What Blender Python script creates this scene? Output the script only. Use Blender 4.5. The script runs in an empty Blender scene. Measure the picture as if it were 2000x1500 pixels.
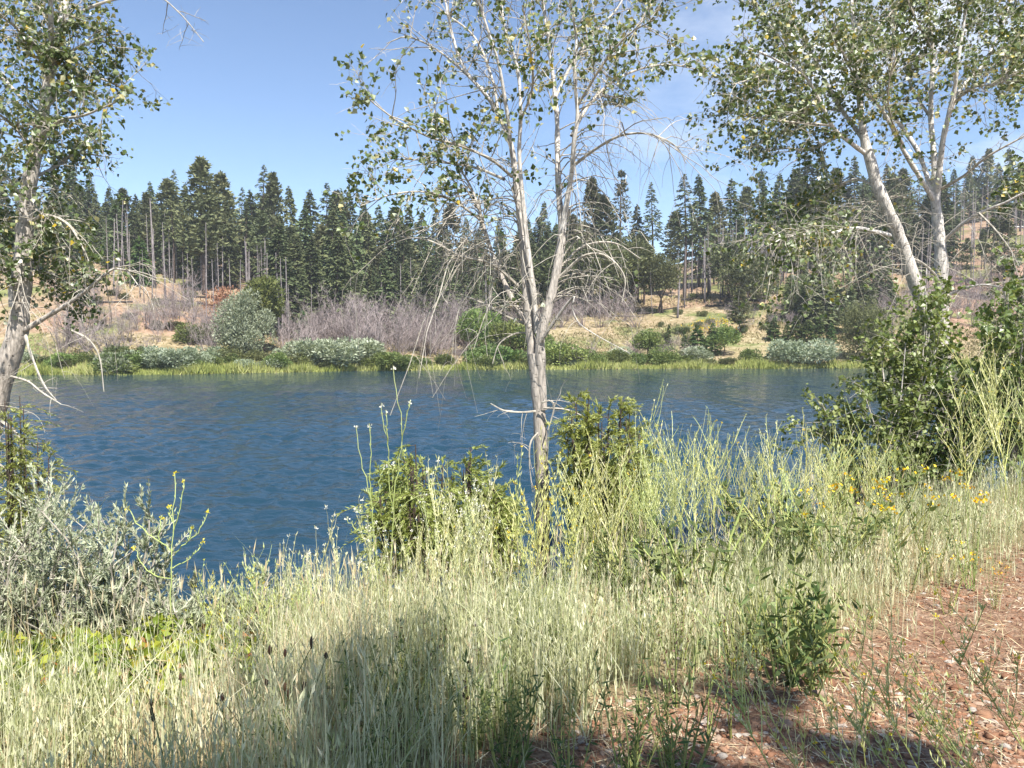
import bpy, math, random
import numpy as np

# ------------------------------------------------------------------ camera, sky, sun, exposure
SC = bpy.context.scene
COL = SC.collection
EYE = 1.6
PITCH = math.radians(3.8)
FPX = 1500.0                      # focal length in photo pixels (photo is 2000 wide)
cam_d = bpy.data.cameras.new('camera')
cam_d.sensor_width = 36.0
cam_d.lens = 36.0 * FPX / 2000.0
cam_d.clip_start = 0.05
cam_d.clip_end = 3000.0
cam = bpy.data.objects.new('camera', cam_d)
COL.objects.link(cam)
cam.location = (0, 0, EYE)
cam.rotation_euler = (math.radians(90) - PITCH, 0, 0)
SC.camera = cam

SUN = np.array([0.24, -0.52, 0.82]); SUN = SUN / np.linalg.norm(SUN)
SUN_EL = math.asin(SUN[2])
SUN_AZ = math.atan2(SUN[0], SUN[1])          # clockwise from +Y
sun_d = bpy.data.lights.new('sun', 'SUN')
sun_d.energy = 4.6
sun_d.angle = math.radians(0.53)
sun_d.color = (1.0, 0.955, 0.88)
sun = bpy.data.objects.new('sun', sun_d)
COL.objects.link(sun)
sun.location = (10, -20, 40)
sun.rotation_euler = (math.pi / 2 - SUN_EL, 0, math.atan2(SUN[0], -SUN[1]))

W = bpy.data.worlds.new('World'); SC.world = W; W.use_nodes = True
wn, wl = W.node_tree.nodes, W.node_tree.links
wn.clear()
w_out = wn.new('ShaderNodeOutputWorld'); w_bg = wn.new('ShaderNodeBackground')
w_sky = wn.new('ShaderNodeTexSky'); w_sky.sky_type = 'NISHITA'; w_sky.sun_disc = False
w_sky.sun_elevation = SUN_EL; w_sky.sun_rotation = SUN_AZ
w_sky.altitude = 1500; w_sky.air_density = 1.0; w_sky.dust_density = 0.0; w_sky.ozone_density = 3.4
w_bg.inputs['Strength'].default_value = 0.088
# thin white clouds, spread by direction
w_tc = wn.new('ShaderNodeTexCoord')
w_map = wn.new('ShaderNodeMapping'); w_map.inputs['Scale'].default_value = (1.6, 1.6, 4.2)
w_map.inputs['Location'].default_value = (0.37, 0.1, 0.55)
w_no = wn.new('ShaderNodeTexNoise'); w_no.inputs['Scale'].default_value = 1.5
w_no.inputs['Detail'].default_value = 7.0; w_no.inputs['Roughness'].default_value = 0.56
w_rp = wn.new('ShaderNodeMapRange'); w_rp.inputs['From Min'].default_value = 0.50; w_rp.inputs['From Max'].default_value = 0.72
w_sep = wn.new('ShaderNodeSeparateXYZ')
w_gx = wn.new('ShaderNodeMapRange'); w_gx.inputs['From Min'].default_value = 0.02; w_gx.inputs['From Max'].default_value = 0.42
w_mu = wn.new('ShaderNodeMath'); w_mu.operation = 'MULTIPLY'
w_m2 = wn.new('ShaderNodeMath'); w_m2.operation = 'MULTIPLY'; w_m2.inputs[1].default_value = 1.0
w_mix = wn.new('ShaderNodeMixRGB'); w_mix.inputs[2].default_value = (7.6, 7.8, 8.2, 1)
wl.new(w_tc.outputs['Generated'], w_map.inputs['Vector']); wl.new(w_map.outputs[0], w_no.inputs['Vector'])
wl.new(w_no.outputs['Fac'], w_rp.inputs['Value'])
wl.new(w_tc.outputs['Generated'], w_sep.inputs[0]); wl.new(w_sep.outputs['X'], w_gx.inputs['Value'])
wl.new(w_rp.outputs[0], w_mu.inputs[0]); wl.new(w_gx.outputs[0], w_mu.inputs[1]); wl.new(w_mu.outputs[0], w_m2.inputs[0])
wl.new(w_m2.outputs[0], w_mix.inputs[0]); wl.new(w_sky.outputs[0], w_mix.inputs[1])
wl.new(w_mix.outputs[0], w_bg.inputs['Color']); wl.new(w_bg.outputs[0], w_out.inputs['Surface'])

SC.view_settings.view_transform = 'Standard'
SC.view_settings.look = 'None'
SC.view_settings.exposure = 1.2
SC.view_settings.gamma = 1.0
SC.cycles.max_bounces = 6
SC.cycles.diffuse_bounces = 3
SC.cycles.glossy_bounces = 2
SC.cycles.transmission_bounces = 2
SC.cycles.transparent_max_bounces = 4

# ------------------------------------------------------------------ helpers
random.seed(11)
RNG = np.random.default_rng(11)
WATER = -3.4
R_ = lambda a, b, n=None: RNG.uniform(a, b, n)

def tz(py):                         # tangent of elevation seen at photo row py
    return np.tan(np.arctan((750.0 - np.asarray(py, float)) / FPX) - PITCH)

def pix(px, py, d):                 # world point at forward distance d behind a photo point
    u = (px - 1000.0) / FPX; v = (750.0 - py) / FPX
    fy = math.cos(PITCH) + v * math.sin(PITCH)
    fz = -math.sin(PITCH) + v * math.cos(PITCH)
    return np.array([u * d / fy, d, EYE + fz * d / fy])

_tab = np.random.default_rng(5).random((256, 256))
def vnoise(x, y, s=1.0, o=0):
    x = np.asarray(x, float) * s + 37.3 * o + 1000; y = np.asarray(y, float) * s + 91.7 * o + 1000
    xi = np.floor(x).astype(int); yi = np.floor(y).astype(int)
    fx = x - xi; fy = y - yi
    fx = fx * fx * (3 - 2 * fx); fy = fy * fy * (3 - 2 * fy)
    a = _tab[xi % 256, yi % 256]; b = _tab[(xi + 1) % 256, yi % 256]
    c = _tab[xi % 256, (yi + 1) % 256]; d = _tab[(xi + 1) % 256, (yi + 1) % 256]
    return (a * (1 - fx) + b * fx) * (1 - fy) + (c * (1 - fx) + d * fx) * fy
def fbm(x, y, s=1.0, o=0, n=4):
    r = 0; a = 0.5
    for i in range(n):
        r = r + a * (vnoise(x, y, s, o + i * 3) - 0.5); s *= 2.03; a *= 0.5
    return r

class MB:
    """collects quads / tris with a per-vertex value v"""
    def __init__(s): s.V = []; s.Q = []; s.T = []; s.A = []; s.n = 0
    def add(s, V, Q=None, T=None, A=0.5):
        V = np.asarray(V, float).reshape(-1, 3); m = len(V)
        if Q is not None and len(Q): s.Q.append(np.asarray(Q, int).reshape(-1, 4) + s.n)
        if T is not None and len(T): s.T.append(np.asarray(T, int).reshape(-1, 3) + s.n)
        s.V.append(V); s.A.append(np.broadcast_to(np.asarray(A, float), (m,)).copy()); s.n += m
    def mesh(s, name, mat, smooth=False):
        V = np.concatenate(s.V); A = np.concatenate(s.A)
        Q = np.concatenate(s.Q) if s.Q else np.zeros((0, 4), int)
        T = np.concatenate(s.T) if s.T else np.zeros((0, 3), int)
        me = bpy.data.meshes.new(name)
        me.vertices.add(len(V)); me.vertices.foreach_set('co', V.astype(np.float32).ravel())
        nl = Q.size + T.size
        me.loops.add(nl); me.loops.foreach_set('vertex_index', np.concatenate([Q.ravel(), T.ravel()]).astype(np.int32))
        nq, nt = len(Q), len(T)
        me.polygons.add(nq + nt)
        st = np.concatenate([np.arange(nq) * 4, nq * 4 + np.arange(nt) * 3]).astype(np.int32)
        me.polygons.foreach_set('loop_start', st)
        me.polygons.foreach_set('use_smooth', np.full(nq + nt, smooth, dtype=bool))
        at = me.attributes.new('v', 'FLOAT', 'POINT'); at.data.foreach_set('value', A.astype(np.float32))
        me.update(calc_edges=True)
        if mat: me.materials.append(mat)
        return me

def norm(a): return a / np.maximum(np.linalg.norm(a, axis=-1, keepdims=True), 1e-9)

def tubes(mb, P, R, k=4, A=0.5):
    """P (m,n,3) polylines, R (m,n) radii; A scalar, (m,) or (m,n)"""
    P = np.asarray(P, float); R = np.asarray(R, float)
    if P.ndim == 2: P = P[None]; R = R[None]
    m, n, _ = P.shape
    T = np.empty_like(P); T[:, 1:-1] = P[:, 2:] - P[:, :-2]; T[:, 0] = P[:, 1] - P[:, 0]; T[:, -1] = P[:, -1] - P[:, -2]
    T = norm(T)
    mean = norm(P[:, -1] - P[:, 0])
    ref = np.where(np.abs(mean[:, 2:3]) < 0.8, np.array([0, 0, 1.0]), np.array([1.0, 0.13, 0]))[:, None, :]
    a = norm(np.cross(T, np.broadcast_to(ref, T.shape))); b = np.cross(T, a)
    th = np.arange(k) * 2 * math.pi / k
    V = P[:, :, None, :] + R[:, :, None, None] * (np.cos(th)[None, None, :, None] * a[:, :, None, :] + np.sin(th)[None, None, :, None] * b[:, :, None, :])
    i = (np.arange(m)[:, None, None] * n + np.arange(n - 1)[None, :, None]) * k + np.arange(k)[None, None, :]
    j = (np.arange(m)[:, None, None] * n + np.arange(n - 1)[None, :, None]) * k + (np.arange(k)[None, None, :] + 1) % k
    Q = np.stack([i, j, j + k, i + k], -1)
    A = np.asarray(A, float)
    if A.ndim == 1 and A.shape[0] == m: A = A[:, None]
    A = np.broadcast_to(A, (m, n))
    mb.add(V, Q.reshape(-1, 4), A=np.repeat(A.ravel(), k))

def kites(mb, C, D, N, L, Wd, A, fold=0.0, wpos=0.42):
    """leaf shapes: base at C, pointing along D, flat side N"""
    C = np.asarray(C, float); D = norm(D); S = norm(np.cross(D, N)); N = np.cross(S, D)
    L = np.broadcast_to(np.asarray(L, float), (len(C),))[:, None]; Wd = np.broadcast_to(np.asarray(Wd, float), (len(C),))[:, None]
    mid = C + D * L * wpos
    V = np.stack([C, mid + S * Wd * 0.5 + N * Wd * fold, C + D * L, mid - S * Wd * 0.5 + N * Wd * fold], 1)
    m = len(C)
    Q = np.arange(m)[:, None] * 4 + np.arange(4)[None]
    mb.add(V, Q, A=np.repeat(np.broadcast_to(A, (m,)), 4))

def rdir(n, up=0.0):
    d = RNG.normal(size=(n, 3)); d = norm(d); d[:, 2] += up
    return norm(d)

def curve_pts(P0, D0, L, n=6, droop=0.0, bend=0.25, wig=0.03):
    m = len(P0); t = np.linspace(0, 1, n)[None, :, None]
    L = np.broadcast_to(np.asarray(L, float), (m,))[:, None, None]
    B = norm(RNG.normal(size=(m, 3)))[:, None, :] * bend
    dr = np.broadcast_to(np.asarray(droop, float), (m,))[:, None, None]
    P = P0[:, None, :] + D0[:, None, :] * L * t + B * L * t * t
    P = P + np.array([0, 0, -1.0]) * dr * L * t * t
    w = RNG.normal(size=(m, n, 3)) * wig * L * t
    return P + w

def resample(pts, n):
    pts = np.asarray(pts, float)
    # Catmull-Rom through control points, then even spacing
    P = np.vstack([2 * pts[0] - pts[1], pts, 2 * pts[-1] - pts[-2]])
    out = []
    for i in range(1, len(P) - 2):
        t = np.linspace(0, 1, 9)[:-1][:, None]
        a, b, c, d = P[i - 1], P[i], P[i + 1], P[i + 2]
        out.append(0.5 * ((2 * b) + (c - a) * t + (2 * a - 5 * b + 4 * c - d) * t * t + (3 * b - a - 3 * c + d) * t ** 3))
    out.append(pts[-1:]); Q = np.vstack(out)
    s = np.concatenate([[0], np.cumsum(np.linalg.norm(np.diff(Q[:, :3], axis=0), axis=1))])
    tt = np.linspace(0, s[-1], n)
    return np.stack([np.interp(tt, s, Q[:, k]) for k in range(Q.shape[1])], 1)

def tag(o, label=None, cat=None, group=None, kind=None):
    if label: o['label'] = label
    if cat: o['category'] = cat
    if group: o['group'] = group
    if kind: o['kind'] = kind
    return o

def new_obj(name, me, parent=None, loc=None):
    o = bpy.data.objects.new(name, me); COL.objects.link(o)
    if parent is not None: o.parent = parent
    if loc is not None: o.location = loc
    return o

def thing(name, parts, loc, label, cat, group=None, rz=0.0, sc=1.0, tilt=(0, 0)):
    """parts: list of (part name, mesh); an Empty at the base parents them"""
    e = new_obj(name, None, None, tuple(loc))
    e.empty_display_size = 0.2
    e.rotation_euler = (tilt[0], tilt[1], rz)
    e.scale = (sc, sc, sc) if np.isscalar(sc) else sc
    for pn, me in parts:
        c = new_obj(pn, me, e)
        if pn in ('flowers', 'blossom', 'leaves', 'foliage', 'twigs', 'crown'): c['kind'] = 'stuff'
    return tag(e, label, cat, group)

# ------------------------------------------------------------------ materials
def base_mat(name):
    m = bpy.data.materials.new(name); m.use_nodes = True
    nt = m.node_tree; nt.nodes.clear()
    out = nt.nodes.new('ShaderNodeOutputMaterial')
    return m, nt, nt.nodes, nt.links, out

def ramp(nodes, stops, interp='LINEAR'):
    r = nodes.new('ShaderNodeValToRGB'); cr = r.color_ramp; cr.interpolation = interp
    while len(cr.elements) < len(stops): cr.elements.new(0.5)
    for e, (p, c) in zip(cr.elements, stops):
        e.position = p; e.color = (c[0], c[1], c[2], 1)
    return r

def leaf_mat(name, stops, trans=0.3, rough=0.5, spec=0.3, var=0.25, huevar=0.02, tcol=(1.25, 1.2, 0.6)):
    m, nt, N, Lk, out = base_mat(name)
    at = N.new('ShaderNodeAttribute'); at.attribute_name = 'v'
    rp = ramp(N, stops); Lk.new(at.outputs['Fac'], rp.inputs[0])
    oi = N.new('ShaderNodeObjectInfo')
    hs = N.new('ShaderNodeHueSaturation')
    mr = N.new('ShaderNodeMapRange'); mr.inputs['To Min'].default_value = 1 - var; mr.inputs['To Max'].default_value = 1 + var
    mh = N.new('ShaderNodeMapRange'); mh.inputs['To Min'].default_value = 0.5 - huevar; mh.inputs['To Max'].default_value = 0.5 + huevar
    fr = N.new('ShaderNodeMath'); fr.operation = 'FRACT'; mu = N.new('ShaderNodeMath'); mu.operation = 'MULTIPLY'; mu.inputs[1].default_value = 7.31
    Lk.new(oi.outputs['Random'], mr.inputs['Value']); Lk.new(oi.outputs['Random'], mu.inputs[0]); Lk.new(mu.outputs[0], fr.inputs[0]); Lk.new(fr.outputs[0], mh.inputs['Value'])
    Lk.new(rp.outputs[0], hs.inputs['Color']); Lk.new(mr.outputs[0], hs.inputs['Value']); Lk.new(mh.outputs[0], hs.inputs['Hue'])
    p = N.new('ShaderNodeBsdfPrincipled'); p.inputs['Roughness'].default_value = rough; p.inputs['Specular IOR Level'].default_value = spec
    Lk.new(hs.outputs[0], p.inputs['Base Color'])
    if trans > 0:
        tr = N.new('ShaderNodeBsdfTranslucent'); mx = N.new('ShaderNodeMixRGB'); mx.blend_type = 'MULTIPLY'; mx.inputs[0].default_value = 1
        mx.inputs[2].default_value = (*tcol, 1); Lk.new(hs.outputs[0], mx.inputs[1]); Lk.new(mx.outputs[0], tr.inputs['Color'])
        ms = N.new('ShaderNodeMixShader'); ms.inputs[0].default_value = trans
        Lk.new(p.outputs[0], ms.inputs[1]); Lk.new(tr.outputs[0], ms.inputs[2]); Lk.new(ms.outputs[0], out.inputs['Surface'])
    else: Lk.new(p.outputs[0], out.inputs['Surface'])
    return m

def bark_mat(name, low, high, dark, scale=9.0, band=5.0, mark=0.60, bump=0.5):
    """v attribute runs 0 (rough old bark) .. 1 (pale young bark)"""
    m, nt, N, Lk, out = base_mat(name)
    at = N.new('ShaderNodeAttribute'); at.attribute_name = 'v'
    rp = ramp(N, [(0.0, low), (1.0, high)]); Lk.new(at.outputs['Fac'], rp.inputs[0])
    tc = N.new('ShaderNodeTexCoord')
    mp = N.new('ShaderNodeMapping'); mp.inputs['Scale'].default_value = (scale, scale, scale * 0.22); Lk.new(tc.outputs['Object'], mp.inputs['Vector'])
    n1 = N.new('ShaderNodeTexNoise'); n1.inputs['Scale'].default_value = 4.5; n1.inputs['Detail'].default_value = 5; Lk.new(mp.outputs[0], n1.inputs['Vector'])
    mp2 = N.new('ShaderNodeMapping'); mp2.inputs['Scale'].default_value = (band, band, band * 4.0); Lk.new(tc.outputs['Object'], mp2.inputs['Vector'])
    n2 = N.new('ShaderNodeTexNoise'); n2.inputs['Scale'].default_value = 2.6; n2.inputs['Detail'].default_value = 3; Lk.new(mp2.outputs[0], n2.inputs['Vector'])
    r2 = N.new('ShaderNodeMapRange'); r2.inputs['From Min'].default_value = mark; r2.inputs['From Max'].default_value = mark + 0.07; Lk.new(n2.outputs['Fac'], r2.inputs['Value'])
    mx = N.new('ShaderNodeMixRGB'); mx.inputs[2].default_value = (*dark, 1); Lk.new(r2.outputs[0], mx.inputs[0]); Lk.new(rp.outputs[0], mx.inputs[1])
    r1 = N.new('ShaderNodeMapRange'); r1.inputs['From Min'].default_value = 0.3; r1.inputs['From Max'].default_value = 0.7
    r1.inputs['To Min'].default_value = 0.55; r1.inputs['To Max'].default_value = 1.2; Lk.new(n1.outputs['Fac'], r1.inputs['Value'])
    mv = N.new('ShaderNodeMixRGB'); mv.blend_type = 'MULTIPLY'; mv.inputs[0].default_value = 1; Lk.new(mx.outputs[0], mv.inputs[1]); Lk.new(r1.outputs[0], mv.inputs[2])
    p = N.new('ShaderNodeBsdfPrincipled'); p.inputs['Roughness'].default_value = 0.85; p.inputs['Specular IOR Level'].default_value = 0.15
    Lk.new(mv.outputs[0], p.inputs['Base Color'])
    bp = N.new('ShaderNodeBump'); bp.inputs['Strength'].default_value = bump; bp.inputs['Distance'].default_value = 0.02
    Lk.new(n1.outputs['Fac'], bp.inputs['Height']); Lk.new(bp.outputs[0], p.inputs['Normal'])
    Lk.new(p.outputs[0], out.inputs['Surface'])
    return m

M = {}
M['leaf'] = leaf_mat('cottonwood_leaf', [(0, (0.05, 0.08, 0.025)), (0.45, (0.12, 0.165, 0.055)), (0.75, (0.22, 0.26, 0.115)), (0.93, (0.48, 0.52, 0.40)), (0.97, (0.45, 0.33, 0.03)), (1.0, (0.5, 0.38, 0.05))], trans=0.25, rough=0.38, spec=0.5, var=0.0, huevar=0)
M['leaf_dry'] = leaf_mat('dry_leaf', [(0, (0.30, 0.2, 0.10)), (1, (0.6, 0.48, 0.3))], var=0.0)
M['sapling_leaf'] = leaf_mat('sapling_leaf', [(0, (0.07, 0.11, 0.03)), (0.5, (0.17, 0.225, 0.065)), (1.0, (0.31, 0.36, 0.15))], trans=0.3, rough=0.4, spec=0.45, var=0.12)
M['bark'] = bark_mat('cottonwood_bark', (0.28, 0.22, 0.17), (0.70, 0.665, 0.61), (0.05, 0.042, 0.035), scale=11, band=6, mark=0.63)
M['twig'] = bark_mat('bare_twig', (0.36, 0.32, 0.26), (0.52, 0.48, 0.41), (0.2, 0.17, 0.13), scale=5, band=3, mark=0.7, bump=0)
M['fir'] = leaf_mat('fir_needles', [(0, (0.055, 0.075, 0.038)), (0.5, (0.11, 0.138, 0.064)), (1, (0.195, 0.215, 0.095))], trans=0.12, rough=0.7, spec=0.15, var=0.35, huevar=0.025, tcol=(1, 1, 0.6))
M['pine'] = leaf_mat('pine_needles', [(0, (0.06, 0.07, 0.038)), (0.5, (0.12, 0.135, 0.066)), (1, (0.19, 0.19, 0.095))], trans=0.12, rough=0.7, spec=0.15, var=0.3, huevar=0.025, tcol=(1, 1, 0.6))
M['young_fir'] = leaf_mat('young_fir_needles', [(0, (0.03, 0.06, 0.02)), (0.5, (0.07, 0.115, 0.035)), (1, (0.14, 0.18, 0.05))], trans=0.15, rough=0.7, spec=0.15, var=0.3, huevar=0.03)
M['green_bush'] = leaf_mat('green_bush_leaf', [(0, (0.07, 0.11, 0.03)), (0.5, (0.165, 0.22, 0.065)), (1, (0.29, 0.33, 0.11))], trans=0.25, rough=0.6, var=0.3, huevar=0.03)
M['olive_bush'] = leaf_mat('olive_bush_leaf', [(0, (0.055, 0.07, 0.028)), (0.5, (0.125, 0.145, 0.058)), (1, (0.22, 0.23, 0.095))], trans=0.2, rough=0.6, var=0.3, huevar=0.02)
M['silver_willow'] = leaf_mat('silver_willow_leaf', [(0, (0.13, 0.16, 0.09)), (0.5, (0.27, 0.31, 0.20)), (1, (0.46, 0.50, 0.38))], trans=0.2, rough=0.5, var=0.15, huevar=0.015)
M['rust_bush'] = leaf_mat('rust_leaf', [(0, (0.20, 0.11, 0.055)), (1, (0.46, 0.28, 0.15))], trans=0.2, var=0.1)
M['wil_leaf'] = leaf_mat('willow_leaf', [(0, (0.14, 0.165, 0.035)), (0.5, (0.28, 0.32, 0.085)), (1, (0.44, 0.48, 0.18))], trans=0.3, rough=0.45, var=0.06, huevar=0.006)
M['sage'] = leaf_mat('sage_leaf', [(0, (0.20, 0.23, 0.14)), (0.5, (0.36, 0.39, 0.26)), (1, (0.52, 0.53, 0.38))], trans=0.15, rough=0.7, var=0.12)
M['snag'] = bark_mat('dead_conifer_wood', (0.03, 0.025, 0.024), (0.30, 0.265, 0.26), (0.06, 0.05, 0.05), scale=1.5, band=1.2, mark=0.62, bump=0)
M['con_bark'] = bark_mat('conifer_bark', (0.05, 0.038, 0.032), (0.17, 0.125, 0.10), (0.03, 0.024, 0.02), scale=2, band=2, mark=0.62, bump=0)
M['bare_shrub'] = bark_mat('leafless_shrub_wood', (0.17, 0.135, 0.125), (0.44, 0.37, 0.355), (0.15, 0.12, 0.115), scale=1, band=1, mark=0.75, bump=0)
M['char'] = bark_mat('charred_log', (0.02, 0.018, 0.017), (0.12, 0.10, 0.09), (0.01, 0.01, 0.01), scale=3, band=2, mark=0.6, bump=0)
M['mustard'] = leaf_mat('mustard_stem', [(0, (0.22, 0.25, 0.065)), (0.6, (0.46, 0.49, 0.17)), (1, (0.66, 0.66, 0.37))], trans=0.1, rough=0.6, var=0.22, huevar=0.025)
M['yellow'] = leaf_mat('yellow_petal', [(0, (0.62, 0.47, 0.02)), (1, (0.80, 0.66, 0.06))], trans=0.2, var=0.05)
M['orange'] = leaf_mat('golden_petal', [(0, (0.58, 0.22, 0.01)), (0.5, (0.72, 0.42, 0.015)), (1, (0.78, 0.56, 0.03))], trans=0.2, var=0.05)
M['white_bud'] = leaf_mat('pale_seed_head', [(0, (0.5, 0.5, 0.4)), (1, (0.75, 0.74, 0.66))], trans=0.1, var=0.05)
M['weed'] = leaf_mat('weed_leaf', [(0, (0.05, 0.085, 0.025)), (0.5, (0.12, 0.17, 0.055)), (1, (0.23, 0.27, 0.11))], trans=0.25, rough=0.55, var=0.15)
M['bramble'] = leaf_mat('bramble_leaf', [(0, (0.07, 0.11, 0.02)), (0.6, (0.22, 0.27, 0.04)), (0.9, (0.42, 0.43, 0.06)), (1, (0.4, 0.16, 0.07))], trans=0.3, rough=0.4, var=0.1)
M['cane'] = leaf_mat('bramble_cane', [(0, (0.16, 0.12, 0.05)), (1, (0.4, 0.33, 0.14))], trans=0, var=0.1)
M['seedhead'] = leaf_mat('brown_seed_head', [(0, (0.035, 0.022, 0.014)), (1, (0.12, 0.06, 0.035))], trans=0, var=0.1)
M['grass'] = leaf_mat('pale_grass', [(0, (0.15, 0.18, 0.065)), (0.28, (0.36, 0.38, 0.18)), (0.55, (0.56, 0.57, 0.35)), (0.85, (0.72, 0.70, 0.50)), (1, (0.66, 0.52, 0.33))], trans=0.2, rough=0.6, spec=0.25, var=0.0, huevar=0, tcol=(1.1, 1.1, 0.75))
M['straw'] = leaf_mat('dry_straw', [(0, (0.28, 0.19, 0.10)), (0.6, (0.52, 0.42, 0.25)), (1, (0.68, 0.61, 0.44))], trans=0.1, rough=0.7, var=0, huevar=0)
M['far_grass'] = leaf_mat('shore_grass', [(0, (0.16, 0.20, 0.045)), (0.5, (0.34, 0.37, 0.10)), (1, (0.54, 0.52, 0.26))], trans=0.2, rough=0.7, var=0, huevar=0)
M['far_scrub'] = leaf_mat('dry_scrub', [(0, (0.09, 0.11, 0.04)), (0.5, (0.27, 0.23, 0.115)), (1, (0.43, 0.35, 0.21))], trans=0.15, rough=0.7, var=0, huevar=0)

def stone_mat(name, stops, objvar=True):
    m, nt, N, Lk, out = base_mat(name)
    at = N.new('ShaderNodeAttribute'); at.attribute_name = 'v'
    oi = N.new('ShaderNodeObjectInfo'); ad = N.new('ShaderNodeMath'); ad.operation = 'ADD'
    fr = N.new('ShaderNodeMath'); fr.operation = 'FRACT'
    Lk.new(at.outputs['Fac'], ad.inputs[0]); Lk.new(oi.outputs['Random'], ad.inputs[1]); Lk.new(ad.outputs[0], fr.inputs[0])
    rp = ramp(N, stops); Lk.new((fr if objvar else at).outputs[0] if objvar else at.outputs['Fac'], rp.inputs[0])
    tc = N.new('ShaderNodeTexCoord'); n1 = N.new('ShaderNodeTexNoise'); n1.inputs['Scale'].default_value = 60; n1.inputs['Detail'].default_value = 4
    Lk.new(tc.outputs['Object'], n1.inputs['Vector'])
    r1 = N.new('ShaderNodeMapRange'); r1.inputs['From Min'].default_value = 0.3; r1.inputs['From Max'].default_value = 0.7
    r1.inputs['To Min'].default_value = 0.65; r1.inputs['To Max'].default_value = 1.25; Lk.new(n1.outputs['Fac'], r1.inputs['Value'])
    mv = N.new('ShaderNodeMixRGB'); mv.blend_type = 'MULTIPLY'; mv.inputs[0].default_value = 1; Lk.new(rp.outputs[0], mv.inputs[1]); Lk.new(r1.outputs[0], mv.inputs[2])
    p = N.new('ShaderNodeBsdfPrincipled'); p.inputs['Roughness'].default_value = 0.9; p.inputs['Specular IOR Level'].default_value = 0.2
    Lk.new(mv.outputs[0], p.inputs['Base Color'])
    bp = N.new('ShaderNodeBump'); bp.inputs['Strength'].default_value = 0.4; bp.inputs['Distance'].default_value = 0.01
    Lk.new(n1.outputs['Fac'], bp.inputs['Height']); Lk.new(bp.outputs[0], p.inputs['Normal'])
    Lk.new(p.outputs[0], out.inputs['Surface'])
    return m
STONE = [(0, (0.20, 0.095, 0.055)), (0.5, (0.31, 0.17, 0.10)), (0.8, (0.33, 0.25, 0.19)), (1, (0.42, 0.38, 0.33))]
M['stone'] = stone_mat('red_stone', STONE)
M['gravel'] = stone_mat('red_gravel', STONE, False)

def ground_mat():
    m, nt, N, Lk, out = base_mat('red_soil')
    tc = N.new('ShaderNodeTexCoord')
    def noise(s, d=5):
        n = N.new('ShaderNodeTexNoise'); n.inputs['Scale'].default_value = s; n.inputs['Detail'].default_value = d
        Lk.new(tc.outputs['Object'], n.inputs['Vector']); return n
    n1, n2, n3 = noise(1.3), noise(14, 6), noise(70, 4)
    r1 = ramp(N, [(0.3, (0.19, 0.105, 0.07)), (0.5, (0.27, 0.165, 0.11)), (0.7, (0.36, 0.25, 0.18))]); Lk.new(n2.outputs['Fac'], r1.inputs[0])
    r2 = ramp(N, [(0.35, (0.62, 0.62, 0.62)), (0.7, (1.15, 1.12, 1.08))]); Lk.new(n3.outputs['Fac'], r2.inputs[0])
    mx = N.new('ShaderNodeMixRGB'); mx.blend_type = 'MULTIPLY'; mx.inputs[0].default_value = 1
    Lk.new(r1.outputs[0], mx.inputs[1]); Lk.new(r2.outputs[0], mx.inputs[2])
    at = N.new('ShaderNodeAttribute'); at.attribute_name = 'v'           # how much dry thatch covers the soil
    my = N.new('ShaderNodeMixRGB'); Lk.new(at.outputs['Fac'], my.inputs[0]); Lk.new(mx.outputs[0], my.inputs[1])
    r3 = ramp(N, [(0.3, (0.16, 0.13, 0.065)), (0.7, (0.34, 0.28, 0.16))]); Lk.new(n3.outputs['Fac'], r3.inputs[0]); Lk.new(r3.outputs[0], my.inputs[2])
    p = N.new('ShaderNodeBsdfPrincipled'); p.inputs['Roughness'].default_value = 0.95; p.inputs['Specular IOR Level'].default_value = 0.1
    Lk.new(my.outputs[0], p.inputs['Base Color'])
    bp = N.new('ShaderNodeBump'); bp.inputs['Strength'].default_value = 0.9; bp.inputs['Distance'].default_value = 0.02
    Lk.new(n3.outputs['Fac'], bp.inputs['Height']); Lk.new(bp.outputs[0], p.inputs['Normal'])
    Lk.new(p.outputs[0], out.inputs['Surface'])
    return m
M['soil'] = ground_mat()

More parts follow.
